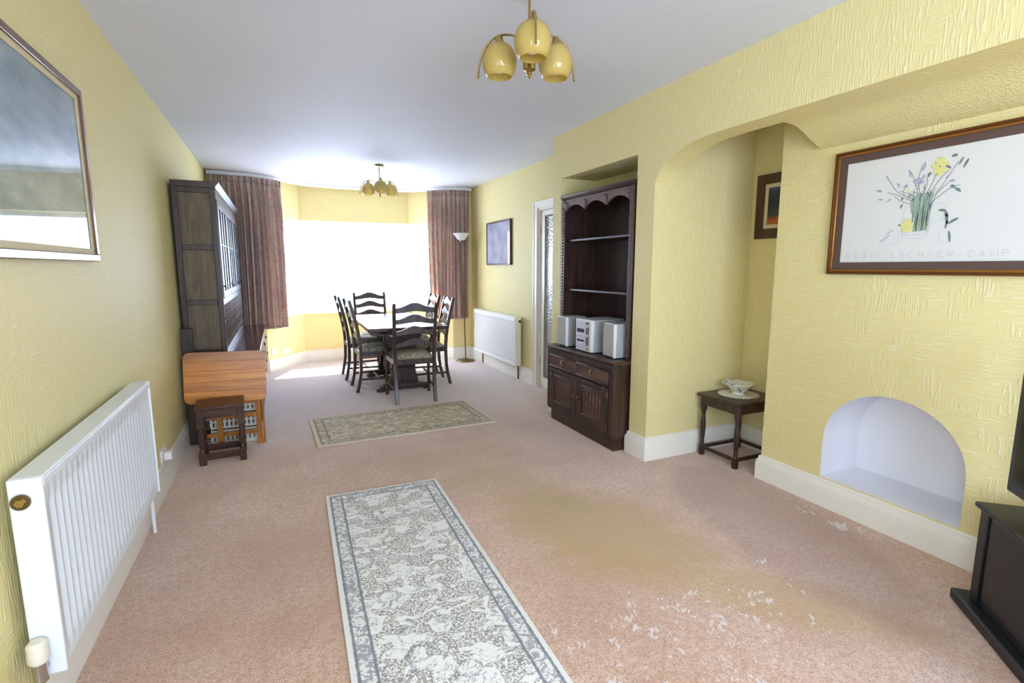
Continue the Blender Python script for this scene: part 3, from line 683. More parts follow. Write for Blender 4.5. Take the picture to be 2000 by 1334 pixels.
# lettering drawn as thin strokes
GL = {'R': [[(0, 0), (0, 1), (.55, 1), (.7, .85), (.7, .65), (.55, .5), (0, .5)], [(.35, .5), (.75, 0)]],
 'O': [[(.42+.42*math.cos(2*PI*i/18), .5+.5*math.sin(2*PI*i/18)) for i in range(19)]],
 'B': [[(0, 0), (0, 1), (.5, 1), (.65, .88), (.65, .65), (.5, .53), (0, .53)], [(.5, .53), (.72, .4), (.72, .13), (.55, 0), (0, 0)]],
 'I': [[(.1, 0), (.1, 1)]], 'N': [[(0, 0), (0, 1), (.75, 0), (.75, 1)]], 'E': [[(.65, 1), (0, 1), (0, 0), (.65, 0)], [(0, .5), (.55, .5)]],
 'S': [[(.65, .85), (.5, 1), (.2, 1), (.03, .83), (.05, .65), (.2, .53), (.5, .45), (.67, .3), (.65, .13), (.48, 0), (.17, 0), (0, .15)]],
 'C': [[(.42+.42*math.cos(a), .5+.5*math.sin(a)) for a in [.8+(2*PI-1.6)*i/14 for i in range(15)]]],
 'H': [[(0, 0), (0, 1)], [(.7, 0), (.7, 1)], [(0, .5), (.7, .5)]], 'A': [[(0, 0), (.4, 1), (.8, 0)], [(.15, .35), (.65, .35)]],
 'M': [[(0, 0), (.12, 1), (.5, .2), (.88, 1), (1, 0)]], 'P': [[(0, 0), (0, 1), (.55, 1), (.7, .85), (.7, .62), (.55, .48), (0, .48)]], '-': [[(.1, .5), (.22, .5)]], ' ': []}
b = MB(); text = 'ROBIN ESCHNER-CAMP'
Wp = abs(UR-UL); hgt = .026; slots = {' ': .85, 'I': .5, '-': .8}
tot = sum(slots.get(ch, 1) for ch in text); x = .045*Wp; unit = (.90*Wp)/tot
for ch in text:
    for st_ in GL[ch]: stroke(b, [((x+px*hgt*.95)/Wp, .040+py*hgt/(VT-VB)) for px, py in st_], .0016, 1)
    x += unit*slots.get(ch, 1)
flat(b, 'lettering', 'ink')
b = MB(); stroke(b, [(.02, .012), (.97, .012)], .0012, 1); stroke(b, [(.03, .985), (.6, .985)], .0010, 1); flat(b, 'rule_line', 'ink_pale')

# ------------------------------------------------------------------ pendant lights
def pendant(label, loc, rot):
    r = thing('pendant_light', label, 'ceiling light', loc, rot, 'three-arm pendant lights')
    MB().lathe([(.001, 0), (.048, 0), (.050, -.012), (.040, -.022), (.012, -.026), (.001, -.026)], 24).build('ceiling_rose', 'brass', r)
    MB().tube([(0, 0, -.02), (0, 0, -.165)], .006, 10).build('rod', 'brass', r)
    MB().lathe([(.001, -.15), (.010, -.152), (.013, -.165), (.018, -.18), (.022, -.20), (.020, -.26), (.024, -.275), (.026, -.285), (.026, -.315), (.018, -.318), (.010, -.325), (.012, -.332), (.006, -.338), (.007, -.346), (.001, -.352)], 18).build('body', 'brass', r)
    for i in range(3):
        a = 2*PI*i/3; ca, sa = math.cos(a), math.sin(a)
        path = [(ca*x_, sa*x_, z_) for x_, z_ in [(.018, -.225), (.035, -.196), (.06, -.176), (.095, -.162), (.138, -.158), (.180, -.172), (.212, -.202), (.232, -.245), (.241, -.290), (.243, -.312)]]
        arm = MB().tube([tuple(p) for p in smooth_path(path, 4)], .0045, 8).build('arm', 'brass', r)
        cx, cy = ca*.138, sa*.138
        MB().lathe([(.001, -.156), (.013, -.158), (.016, -.172), (.020, -.186), (.020, -.192), (.001, -.192)], 16, (cx, cy)).build('gallery', 'brass', arm)
        prof = [(.019, -.188), (.036, -.194), (.052, -.206), (.064, -.224), (.0715, -.246), (.073, -.266), (.070, -.288), (.062, -.308), (.052, -.322)]
        gs = MB().lathe(prof+[(rr-.002, zz) for rr, zz in reversed(prof)], 28, (cx, cy), cap=False).build('glass_shade', 'shade', r, angle=60)
        MB().lathe([(.001, -.19), (.012, -.195), (.013, -.235), (.021, -.262), (.024, -.285), (.018, -.303), (.001, -.309)], 16, (cx, cy)).build('bulb', 'bulb', r)
    return r
view_a = math.atan2(-2.02, -1.0)
pl = pendant('three-arm brass pendant with cream glass shades, nearest the camera', (1.00, 2.02, H), view_a+.10)
dup(pl, (1.10, 5.96, H), math.atan2(-5.96, -1.10)+.08, 'smaller-looking cream glass pendant above the dining table')

# ------------------------------------------------------------------ rugs
r = MB().box(-.3325, -1.15, 0, .3325, 1.15, .010).build('rug', 'rug_a', bevel=.003); tag(r, 'cream and grey runner rug with dark border, nearest the camera', 'rug')
r.location = (.515-.033, 3.036-1.15, 0.0005); r.rotation_euler = (0, 0, -.028)
r = MB().box(-.74, -.40, 0, .74, .40, .010).build('rug', 'rug_b', bevel=.003); tag(r, 'olive beige patterned rug in front of the dining chairs', 'rug')
r.location = (.928, 4.373, .0005); r.rotation_euler = (0, 0, .028)

# ------------------------------------------------------------------ dining table and chairs
def wavy(x0, x1, za, arch_, hgt, y, th, n=16):
    top = []; bot = []
    for i in range(n+1):
        u = i/n; s_ = max(0.0, math.sin(PI*u)); k = s_**2.4; dip = -.10*arch_*math.sin(2*PI*u*1)*0
        x = x0+(x1-x0)*u; top.append((x, za+hgt+arch_*k+dip)); bot.append((x, za+arch_*.38*k))
    return MB().prism(bot+top[::-1], y-th/2, y+th/2, 'y')
def turned(x, y, z0, z1, r=.019):
    Lz = z1-z0
    pr = [(.001, 0), (r*.75, .0), (r*.95, .02), (r*.95, .10), (r*.7, .12), (r*.95, .15), (r*.6, .19), (r*.75, .24), (r*1.0, .38), (r*.95, .46), (r*.6, .56), (r*.95, .60), (r*.65, .63), (r*.95, .66), (r*1.0, .68), (r*1.0, 1.0), (.001, 1.0)]
    return MB().lathe([(a, z0+bz*Lz) for a, bz in pr], 12, (x, y))
def make_chair(label, arms):
    r = thing('dining_chair', label, 'chair', group='dark ladder-back dining chairs')
    wb = .195; wf = .225; dp = .44; om = 'oak_chair'
    def postx(z): return wb-.004+.012*z
    def posty(z): return -.050*max(0, (.30-z)/.30)**1.6-.10*max(0, (z-.46)/.54)**1.5
    for s_ in (-1, 1):
        P = [(s_*postx(z), posty(z), z) for z in (0, .06, .14, .24, .36, .46, .58, .70, .82, .92, 1.0)]
        MB().tube(P, [.0235]*10+[.021], 4, PI/4).build('rear_leg', om, r, .003)
        turned(s_*wf, dp-.03, 0, .43).build('front_leg', om, r)
        MB().bar((s_*postx(.15), posty(.15), .14), (s_*wf, dp-.03, .14), .016, .024).build('side_stretcher', om, r, .002)
        MB().bar((s_*postx(.42), 0.0, .415), (s_*wf, dp-.03, .415), .02, .05).build('seat_rail', om, r, .002)
    MB().bar((-wf, dp-.03, .415), (wf, dp-.03, .415), .022, .05).build('seat_rail', om, r, .002)
    MB().bar((-postx(.42), 0, .415), (postx(.42), 0, .415), .022, .05).build('seat_rail', om, r, .002)
    MB().bar((-.205, dp/2-.02, .14), (.205, dp/2-.02, .14), .016, .022).build('cross_stretcher', om, r, .002)
    MB().tube([(-wf, dp-.03, .27), (-.12, dp-.03, .27), (-.06, dp-.03, .27), (0, dp-.03, .27), (.06, dp-.03, .27), (.12, dp-.03, .27), (wf, dp-.03, .27)], [.009, .012, .017, .011, .017, .012, .009], 10).build('front_stretcher', om, r)
    for za, hg in ((.560, .040), (.680, .044), (.795, .046), (.905, .050)):
        y = posty(za+.02); o = wavy(-postx(za)+.008, postx(za)-.008, za, .050, hg, y, .016); o.build('ladder_rung', om, r, .002)
    # cushion pad
    rows = []; n = 12
    for i in range(n+1):
        v = i/n; row = []
        for k in range(n+1):
            u = k/n; hw = (wb-.008)+(wf-wb+.006)*v; x = (2*u-1)*hw; y = .015+(dp-.03)*v
            e = (1-abs(2*u-1)**5)*(1-abs(2*v-1)**5); row.append((x, y, .438+.058*max(0, e)**.6))
        rows.append(row)
    MB().sheet(rows).build('seat_pad', 'seat', r, angle=80)
    if arms:
        for s_ in (-1, 1):
            P = smooth_path([(s_*postx(.66), posty(.66), .665), (s_*(wb+.045), .13, .675), (s_*(wf+.035), .27, .668), (s_*(wf+.04), .36, .650), (s_*(wf+.038), .395, .625)], 4)
            MB().tube(P, .025, 10, flat=(1.15, .6)).build('arm_rest', om, r)
            MB().tube([(s_*wf, dp-.08, .43), (s_*(wf+.005), dp-.085, .52), (s_*(wf+.02), dp-.10, .60), (s_*(wf+.03), dp-.11, .655)], [.014, .017, .011, .014], 10).build('arm_support', om, r)
    return r
tx, ty, tr_ = 1.222, 5.965, -.035
t = thing('dining_table', 'long dark oak refectory dining table in front of the bay window', 'table', (tx, ty, 0), tr_)
MB().box(-.41, -.835, .702, .41, .835, .740).build('table_top', 'oak_top', t, .006)
b = MB(); b.box(-.34, -.56, .635, -.315, .56, .702); b.box(.315, -.56, .635, .34, .56, .702); b.box(-.34, -.585, .635, .34, -.56, .702); b.box(-.34, .56, .635, .34, .585, .702); b.build('apron', 'oak_y', t, .003)
for s_ in (-1, 1):
    yc = s_*.42
    poly = [(-.155, .07), (.155, .07), (.155, .13), (.135, .19), (.128, .34), (.135, .44), (.175, .54), (.215, .62), (.215, .635), (-.215, .635), (-.215, .62), (-.175, .54), (-.135, .44), (-.128, .34), (-.135, .19), (-.155, .13)]
    MB().prism(poly, yc-.035, yc+.035, 'y').build('trestle', 'oak', t, .006)
    fp = [(-.29, 0), (-.22, 0), (-.20, .018), (.20, .018), (.22, 0), (.29, 0), (.30, .03), (.27, .055), (.18, .075), (-.18, .075), (-.27, .055), (-.30, .03)]
    MB().prism(fp, yc-.045, yc+.045, 'y').build('foot', 'oak', t, .006)
MB().box(-.02, -.385, .14, .02, .385, .22).build('stretcher', 'oak_y', t, .004)
def put(o, x, y, a): o.location = (x, y, 0); o.rotation_euler = (0, 0, a)
ac = make_chair('ladder-back armchair with its back to the camera at the table end', True); put(ac, 1.203, 4.975, -.05)
dc = make_chair('ladder-back side chair at the left of the table, nearer the camera', False); put(dc, .765, 5.80, -PI/2+.03)
dup(dc, (.735, 6.50, 0), -PI/2, 'ladder-back side chair at the left of the table, nearer the window')
dup(dc, (1.735, 5.81, 0), PI/2-.07, 'ladder-back side chair at the right of the table, nearer the camera')
dup(dc, (1.765, 6.50, 0), PI/2, 'ladder-back side chair at the right of the table, mostly hidden')
dup(dc, (1.145, 7.19, 0), PI, 'ladder-back side chair facing the camera, against the bright window')

# ------------------------------------------------------------------ floor lamp
lt = thing('floor_lamp', 'slim brass floor lamp with a white bowl shade before the right curtain', 'lamp', (2.425, 6.93, 0))
MB().lathe([(.001, 0), (.132, 0), (.135, .008), (.125, .018), (.05, .026), (.03, .034), (.001, .036)], 32).build('base', 'brass_dark', lt)
MB().tube([(0, 0, .03), (-.012, 0, .6), (-.03, 0, 1.2), (-.045, 0, 1.72)], .009, 10).build('pole', 'brass_dark', lt)
prof = [(.024, 1.715), (.035, 1.722), (.058, 1.735), (.085, 1.775), (.118, 1.815)]
sh = MB().lathe(prof+[(a-.004, z+.002) for a, z in reversed(prof)], 28, (-.045, 0), cap=False).build('shade', 'shade_white', lt, angle=60)
MB().lathe([(.001, 1.695), (.03, 1.70), (.032, 1.716), (.001, 1.718)], 18, (-.045, 0)).build('shade_holder', 'black', lt)
MB().tube([(-.06, -.02, 1.70), (-.085, -.03, 1.755)], .006, 8).build('switch_arm', 'plastic', lt)

# ------------------------------------------------------------------ right-hand dresser in the recess
dr = thing('dresser', 'dark oak dresser with carved open shelves in the wall recess', 'dresser', (0, 0, 0))
bx0, bx1, by0, by1, bz = 2.145, 2.615, 2.955, 3.935, .675
b = MB(); b.box(bx0+.03, by0+.02, 0, bx1, by1-.02, .105); b.build('plinth', 'oak_y', dr, .003)
b = MB(); b.box(bx0+.005, by0, .105, bx1, by1, .125)
b.box(bx0+.02, by0, .125, bx1, by0+.02, bz-.03); b.box(bx0+.02, by1-.02, .125, bx1, by1, bz-.03); b.box(bx1-.015, by0, .125, bx1, by1, bz-.03)
b.box(bx0, by0, .125, bx0+.02, by0+.055, bz-.03); b.box(bx0, by1-.055, .125, bx0+.02, by1, bz-.03); b.box(bx0, by0+.055, .475, bx0+.02, by1-.055, .495); b.box(bx0, by0+.055, .60, bx0+.02, by1-.055, bz-.03)
b.build('carcass', 'oak', dr, .002)
b = MB(); b.prism([(bx0-.022, bz-.012), (bx0-.022, bz), (bx1, bz), (bx1, bz-.03), (bx0-.006, bz-.03)], by0-.012, by1+.012, 'y'); b.build('counter_top', 'oak_y', dr, .003)
ymid = (by0+by1)/2
for (ya, yb) in ((by0+.058, ymid-.005), (ymid+.005, by1-.058)):
    d_ = MB().box(bx0-.008, ya, .502, bx0+.015, yb, .592).build('drawer', 'oak_mid', dr, .004)
    b = MB(); b.box(bx0-.016, ya-.002, .590, bx0-.004, yb+.002, .600); b.box(bx0-.016, ya-.002, .492, bx0-.004, yb+.002, .504); b.build('moulding', 'oak_y', d_, .003)
    yc = (ya+yb)/2
    MB().lathe([(.001, 0), (.013, 0), (.013, .004), (.005, .008), (.001, .009)], 14).build('back_plate', 'brass_dark', d_, loc=(bx0-.008, yc, .560)).rotation_euler = (0, -PI/2, 0)
    MB().tube([(bx0-.014, yc, .562), (bx0-.022, yc+.006, .545), (bx0-.018, yc+.006, .525), (bx0-.014, yc, .520)], [.004, .006, .007, .003], 8).build('drop_pull', 'brass_dark', d_)
    sgn = 1 if ya < ymid-.1 else -1
    # door below
    dz0, dz1 = .130, .470
    b = MB(); b.box(bx0-.006, ya, dz0, bx0+.016, ya+.075, dz1); b.box(bx0-.006, yb-.075, dz0, bx0+.016, yb, dz1); b.box(bx0-.006, ya+.075, dz0, bx0+.016, yb-.075, dz0+.065); b.box(bx0-.006, ya+.075, dz1-.055, bx0+.016, yb-.075, dz1)
    o = b.build('cupboard_door', 'oak', dr, .003)
    pa, pb = ya+.075, yb-.075
    MB().box(bx0+.004, pa, dz0+.065, bx0+.012, pb, dz1-.055).build('panel', 'oak_mid', o)
    # linenfold ridges
    for k in range(6):
        yk = pa+.028+(pb-pa-.056)*k/5; top_ = dz1-.085-(.012 if k in (0, 5) else 0)
        MB().prism([(yk-.007, dz0+.09), (yk+.007, dz0+.09), (yk+.007, top_-.012), (yk, top_), (yk-.007, top_-.012)], bx0-.003, bx0+.006, 'x').build('linenfold_ridge', 'oak_mid', o, .002)
    b = MB(); b.box(bx0-.010, pa-.004, dz0+.055, bx0+.004, pb+.004, dz0+.067); b.box(bx0-.010, pa-.004, dz1-.057, bx0+.004, pb+.004, dz1-.045); b.build('moulding', 'oak_y', o, .003)
    yk = yb-.03 if sgn > 0 else ya+.03
    MB().lathe([(.001, 0), (.014, 0), (.014, .005), (.006, .008), (.001, .010)], 14).build('knob_plate', 'brass_dark', o, loc=(bx0-.006, yk, .315)).rotation_euler = (0, -PI/2, 0)
    MB().tube([(bx0-.012, yk, .318), (bx0-.024, yk, .305), (bx0-.018, yk, .282)], [.005, .008, .004], 8).build('drop_pull', 'brass_dark', o)
    yh = ya+.008 if sgn > 0 else yb-.008
    for z in (.18, .42): MB().tube([(bx0-.007, yh, z-.02), (bx0-.007, yh, z+.02)], .005, 8).build('hinge', 'brass_dark', o)
# upper shelves
hx0, hx1, hy0, hy1, hz = 2.285, 2.612, 2.948, 3.945, 1.945
b = MB(); b.box(hx0, hy0, bz, hx1, hy0+.022, hz-.02); b.box(hx0, hy1-.022, bz, hx1, hy1, hz-.02); b.build('side_panel', 'oak', dr, .002) if False else None
MB().box(hx0, hy0, bz, hx1, hy0+.022, hz-.02).build('side_panel', 'oak', dr, .002); MB().box(hx0, hy1-.022, bz, hx1, hy1, hz-.02).build('side_panel', 'oak', dr, .002)
MB().box(hx1-.012, hy0+.022, bz, hx1, hy1-.022, hz-.02).build('back_panel', 'oak', dr)
MB().prism([(hx0-.026, hz), (hx0-.026, hz-.010), (hx0-.012, hz-.026), (hx0, hz-.034), (hx1, hz-.034), (hx1, hz)], hy0-.008, hy1+.008, 'y').build('cornice', 'oak_y', dr, .002)
for z in (1.162, 1.580): MB().box(hx0+.02, hy0+.022, z-.018, hx1-.012, hy1-.022, z).build('shelf', 'oak_y', dr, .003)
for (ya, yb) in ((hy0, hy0+.052), (hy1-.052, hy1)):
    st_ = MB().box(hx0-.012, ya, bz, hx0+.006, yb, hz-.034).build('carved_stile', 'oak', dr, .003)
    b = MB(); k = 44; z0_ = bz+.02; dz_ = (hz-.09-z0_)/k; ym_ = (ya+yb)/2
    for i in range(k):
        z = z0_+dz_*(i+.5); b.add([(hx0-.012, ym_-.010, z-dz_*.42), (hx0-.012, ym_+.010, z-dz_*.42), (hx0-.012, ym_+.010, z+dz_*.42), (hx0-.012, ym_-.010, z+dz_*.42), (hx0-.021, ym_, z)], [(0, 1, 4), (1, 2, 4), (2, 3, 4), (3, 0, 4)])
    b.build('carved_beading', 'oak_mid', st_)
# scalloped carved frieze
top = hz-.034; P = []
N_ = 48; fa, fb = hy0+.052, hy1-.052
for i in range(N_+1):
    u = i/N_; w3 = (u*3) % 1.0 if u < 1 else 1.0
    P.append((fa+(fb-fa)*u, top-.052-.052*(1-math.sin(PI*w3)**.8)))
fz = MB().prism([(fa, top)]+P+[(fb, top)], hx0-.006, hx0+.012, 'x').build('scalloped_frieze', 'oak_mid', dr, .003)
for i in range(4):
    yc = fa+.02+(fb-fa-.04)*i/3
    b = MB()
    for j in range(8):
        a = 2*PI*j/8; rr = .020; b.lathe([(.001, -.006), (.010, -.004), (.012, 0), (.008, .005), (.001, .007)], 8, (rr*math.cos(a), rr*math.sin(a)*.8))
    b.lathe([(.001, -.006), (.011, 0), (.006, .009), (.001, .010)], 10)
    b.build('carved_rosette', 'oak_mid', fz, loc=(hx0-.008, yc, top-.052)).rotation_euler = (0, -PI/2, 0)

# stereo on the dresser
zc = bz+.0005
def speaker(label, loc, rot, w, d, h_):
    r = thing('speaker', label, 'speaker', loc, rot, 'pair of hi-fi speakers')
    MB().box(.012, -w/2, .006, d, w/2, h_).build('cabinet', 'silver', r, .006)
    MB().box(0, -w/2+.022, .012, .014, w/2-.006, h_-.012).build('grille', 'cloth', r, .004)
    MB().box(-.002, -w/2, .006, .016, -w/2+.020, h_-.002).build('front_trim', 'plastic', r, .004)
    MB().box(.03, -w/2+.01, 0, d-.02, w/2-.01, .007).build('foot', 'black', r)
    return r
speaker('silver speaker at the left end of the recess dresser', (2.185, 3.765, zc), .10, .150, .20, .255)
st_ = thing('stereo', 'silver compact stereo between two speakers on the recess dresser', 'stereo', (2.19, 3.43, zc), 0)
MB().box(.02, -.115, .006, .31, .115, .262).build('case', 'silver', st_, .006)
fp_ = MB().box(0, -.115, .008, .022, .115, .260).build('front_panel', 'plastic', st_, .005)
MB().box(-.003, -.035, .02, .002, .104, .248).build('lilac_fascia', 'bluegrey', fp_)
for (z0_, z1_) in ((.155, .185), (.082, .098)): MB().box(-.005, -.015, z0_, -.002, .088, z1_).build('display', 'display', fp_)
for z in (.225, .205, .125, .115, .05, .035): MB().box(-.0045, -.025, z, -.002, .095, z+.004).build('control_strip', 'cloth', fp_)
MB().box(-.004, -.082, .02, .002, -.038, .245).build('silver_column', 'chrome', fp_)
for z in (.045, .135, .210): MB().tube([(-.004, -.06, z), (-.014, -.06, z)], .013, 14).build('knob', 'silver', fp_)
speaker('silver speaker at the near right end of the recess dresser', (2.215, 3.125, zc), -.05, .165, .21, .258)

# ------------------------------------------------------------------ side table, mat and bowl in the alcove
sx0, sx1, sy0, sy1, sz = 2.695, 3.135, 2.335, 2.705, .455
sd = thing('side_table', 'small dark oak side table with turned legs in the alcove', 'table', ((sx0+sx1)/2, (sy0+sy1)/2, 0))
hw, hd = (sx1-sx0)/2, (sy1-sy0)/2
MB().box(-hw, -hd, sz-.022, hw, hd, sz).build('table_top', 'oak', sd, .006)
iw, idp = hw-.04, hd-.035
b = MB(); b.box(-iw, -idp-.01, sz-.085, iw, -idp+.01, sz-.022); b.box(-iw, idp-.01, sz-.085, iw, idp+.01, sz-.022); b.box(-iw-.01, -idp, sz-.085, -iw+.01, idp, sz-.022); b.box(iw-.01, -idp, sz-.085, iw+.01, idp, sz-.022); b.build('apron', 'oak', sd, .002)
for a in (-1, 1):
    for c_ in (-1, 1):
        pr = [(.001, 0), (.019, 0), (.022, .012), (.022, .07), (.016, .078), (.012, .088), (.017, .098), (.012, .108), (.015, .13), (.0185, .20), (.017, .26), (.012, .30), (.018, .31), (.012, .32), (.02, .335), (.023, .35), (.023, sz-.022), (.001, sz-.022)]
        MB().lathe(pr, 14, (a*iw, c_*idp)).build('leg', 'oak', sd)
    MB().box(a*iw-.008, -idp, .045, a*iw+.008, idp, .068).build('stretcher', 'oak', sd, .002)
    MB().box(-iw, a*idp-.008, .045, iw, a*idp+.008, .068).build('stretcher', 'oak', sd, .002)
bcx, bcy = 2.925, 2.545
V = [(0, 0)]; b = MB(); n = 60
poly = [((.136+.004*math.cos(20*2*PI*i/n))*math.cos(2*PI*i/n), (.136+.004*math.cos(20*2*PI*i/n))*math.sin(2*PI*i/n)) for i in range(n)]
o = MB().prism(poly, 0, .0018, 'z').build('lace_mat', 'lace', smooth=False); o.location = (bcx, bcy, sz+.0004); tag(o, 'round cream lace mat under the bowl on the alcove table', 'mat')
prof = [(.001, .0), (.050, 0), (.052, .008), (.046, .014), (.060, .026), (.082, .046), (.098, .060), (.118, .070), (.120, .073)]
inn = [(.115, .073), (.095, .063), (.078, .049), (.055, .030), (.03, .020), (.001, .018)]
rows = []
full = prof+inn
for rr, zz in full:
    row = []
    for k in range(48):
        a = 2*PI*k/48; f_ = 1+(.035*math.cos(8*a) if rr > .09 else 0); row.append((rr*f_*math.cos(a), rr*f_*math.sin(a), zz+(.004*math.cos(8*a) if rr > .09 else 0)))
    rows.append(row)
rows = [[(x*.9, y*.9, z*1.05) for x, y, z in row] for row in rows]
r = thing('bowl', 'patterned porcelain bowl with a wavy rim on the alcove table', 'bowl', (bcx, bcy, sz+.0024))
MB().sheet(rows, True).build('bowl_body', 'bowl', r, angle=60)
MB().tube([((.107+.0035*math.cos(8*2*PI*k/48))*math.cos(2*PI*k/48), (.107+.0035*math.cos(8*2*PI*k/48))*math.sin(2*PI*k/48), .0766+.0042*math.cos(16*PI*k/48)) for k in range(49)], .0022, 6).build('rim', 'plastic', r)

# ------------------------------------------------------------------ left-hand glazed dresser
ld = thing('dresser', 'tall dark dresser with leaded glass doors against the left wall', 'dresser', (0, 0, 0))
lx0, lx1, ly0, ly1, lz = -.675, -.185, 4.50, 6.88, .655
MB().box(lx0, ly0+.02, 0, lx1-.03, ly1-.02, .08).build('plinth', 'oak_y', ld)
MB().box(lx0, ly0, .08, lx1, ly1, lz-.03).build('carcass', 'oak_grey', ld, .003)
MB().box(lx0, ly0-.015, lz-.03, lx1+.02, ly1+.015, lz).build('counter_top', 'oak_top', ld, .004)
nd = 4; wd = (ly1-ly0-.06)/nd
for i in range(nd):
    ya = ly0+.03+i*wd+.006; yb = ly0+.03+(i+1)*wd-.006; yc = (ya+yb)/2
    d_ = MB().box(lx1-.002, ya, .49, lx1+.014, yb, .605).build('drawer', 'oak_mid', ld, .004); MB().tube([(lx1+.014, yc, .55), (lx1+.026, yc, .545), (lx1+.022, yc, .52)], [.008, .008, .005], 8).build('drop_pull', 'lead', d_)
    d_ = MB().box(lx1-.002, ya, .10, lx1+.012, yb, .475).build('cupboard_door', 'oak', ld, .004); MB().box(lx1+.012, ya+.07, .16, lx1+.020, yb-.07, .42).build('panel', 'oak_mid', d_, .008)
    MB().tube([(lx1+.012, yb-.03, .33), (lx1+.026, yb-.03, .32), (lx1+.02, yb-.03, .30)], [.008, .008, .005], 8).build('drop_pull', 'lead', d_)
ux0, ux1, uy0, uy1, uz = -.678, -.392, 4.58, 6.84, 1.985
b = MB(); b.box(ux0, uy0, lz, ux0+.012, uy1, uz-.04); b.box(ux0+.012, uy0+.012, lz, ux1-.02, uy1-.012, lz+.02); b.box(ux0+.012, uy1-.02, lz+.02, ux1, uy1, uz-.04); b.build('upper_back', 'oak', ld)
# near end: stiles, rails and three recessed panels
e = MB().box(ux0+.012, uy0+.010, lz, ux1-.02, uy0+.02, uz-.04).build('end_panel', 'oak_grey', ld)
b = MB(); b.box(ux0+.0, uy0-.002, lz, ux0+.040, uy0+.012, uz-.04); b.box(ux1-.038, uy0-.002, lz, ux1, uy0+.012, uz-.04)
for z0_, z1_ in ((lz, lz+.05), (1.055, 1.095), (1.475, 1.515), (uz-.085, uz-.04)): b.box(ux0+.04, uy0-.002, z0_, ux1-.038, uy0+.012, z1_)
b.build('end_frame', 'oak', ld, .003)
MB().prism([(ux0, uz-.045), (ux1+.004, uz-.045), (ux1+.010, uz-.030), (ux1+.026, uz-.014), (ux1+.030, uz), (ux0, uz)], uy0-.016, uy1+.016, 'y').build('cornice', 'oak_y', ld, .002)
MB().box(ux1-.02, uy0+.02, uz-.12, ux1, uy1-.02, uz-.045).build('frieze', 'oak_y', ld, .002)
MB().box(ux1-.02, uy0+.02, 1.05, ux1, uy1-.02, 1.10).build('middle_rail', 'oak_y', ld, .002)
n3 = 3; w3 = (uy1-uy0-.04)/n3
for i in range(n3):
    ya = uy0+.02+i*w3+.004; yb = uy0+.02+(i+1)*w3-.004
    b = MB(); za, zb = 1.104, uz-.124
    b.box(ux1-.016, ya, za, ux1+.006, ya+.055, zb); b.box(ux1-.016, yb-.055, za, ux1+.006, yb, zb); b.box(ux1-.016, ya+.055, za, ux1+.006, yb-.055, za+.055); b.box(ux1-.016, ya+.055, zb-.055, ux1+.006, yb-.055, zb)
    d_ = b.build('glazed_door', 'oak', ld, .003)
    MB().box(ux1-.008, ya+.05, za+.05, ux1-.004, yb-.05, zb-.05).build('pane', 'glass_dusty', d_, smooth=False)
    for k in (1, 2): yk = ya+.055+(yb-ya-.11)*k/3; MB().box(ux1-.006, yk-.005, za+.055, ux1+.004, yk+.005, zb-.055).build('lead_bar', 'lead', d_)
    MB().box(ux1-.006, ya+.055, 1.52, ux1+.003, yb-.055, 1.53).build('lead_bar', 'lead', d_)
    MB().tube([(ux1+.006, ya+.03, 1.2), (ux1+.02, ya+.03, 1.19), (ux1+.016, ya+.03, 1.17)], [.007, .007, .004], 8).build('drop_pull', 'lead', d_)
    # spindled gallery below
    for k in range(6): yk = ya+.05+(yb-ya-.1)*k/5; turned(ux1-.012, yk, lz+.05, 1.05, .012).build('spindle', 'oak_mid', ld)
    o = MB().box(ux0+.02, ya, 1.05, ux1-.02, yb, 1.065).build('inner_shelf', 'oak', ld)
MB().box(ux1-.02, uy0+.02, lz, ux1, uy1-.02, lz+.05).build('lower_rail', 'oak_y', ld, .002)
MB().box(ux0+.02, uy0+.02, 1.50, ux1-.03, uy1-.02, 1.515).build('inner_shelf', 'oak', ld)

# narrow board between wall and dresser
o = MB().box(-.676, 4.415, 0, -.60, 4.445, .895).build('upright_board', 'oak', bevel=.003); tag(o, 'narrow dark wooden board standing between wall and tall dresser', 'board')

# ------------------------------------------------------------------ folded table leaning against the dresser end
ft = thing('folding_table', 'golden veneered folded table propped against the tall dresser end', 'table', (-.395, 4.245, 0))
def rr_clip(w, h_, rad, za, zb, n=8):
    # outline of a rounded rectangle (centred in x, z from 0) clipped to za..zb
    hw = w/2
    def half(z):
        if z < rad: return hw-rad+math.sqrt(max(0, rad*rad-(rad-z)**2))
        if z > h_-rad: return hw-rad+math.sqrt(max(0, rad*rad-(z-h_+rad)**2))
        return hw
    zs = [za+(zb-za)*(1-math.cos(PI*i/(2*n))) for i in range(n+1)] if za < rad else [za, zb]
    if zb > h_-rad: zs = [za+(zb-za)*math.sin(PI*i/(2*n)) for i in range(n+1)]
    Rr = [(half(z), z) for z in zs]; return Rr+[(-x, z) for x, z in reversed(Rr)]
edges = [0, .085, .155, .235, .305, .375]
lean = bpy.data.objects.new('table_top', None); COL.objects.link(lean); lean.parent = ft; lean.location = (0, -.005, .355); lean.rotation_euler = (-.10, .03, .02)
for i in range(5):
    MB().prism(rr_clip(.535, .375, .045, edges[i], edges[i+1]-.0006), -.010, .010, 'y').build('plank', 'pine', lean, .001)
for x in (-.06, .205): MB().box(x-.018, .012, 0, x+.018, .032, .40).build('leg', 'pine_v', ft, .003)
MB().box(.228, .014, 0, .243, .03, .42).build('leg', 'pine_v', ft, .003)
for z in (.10, .235, .34): MB().box(-.15, .014, z-.016, .205, .030, z+.016).build('rail', 'pine_v', ft, .002)
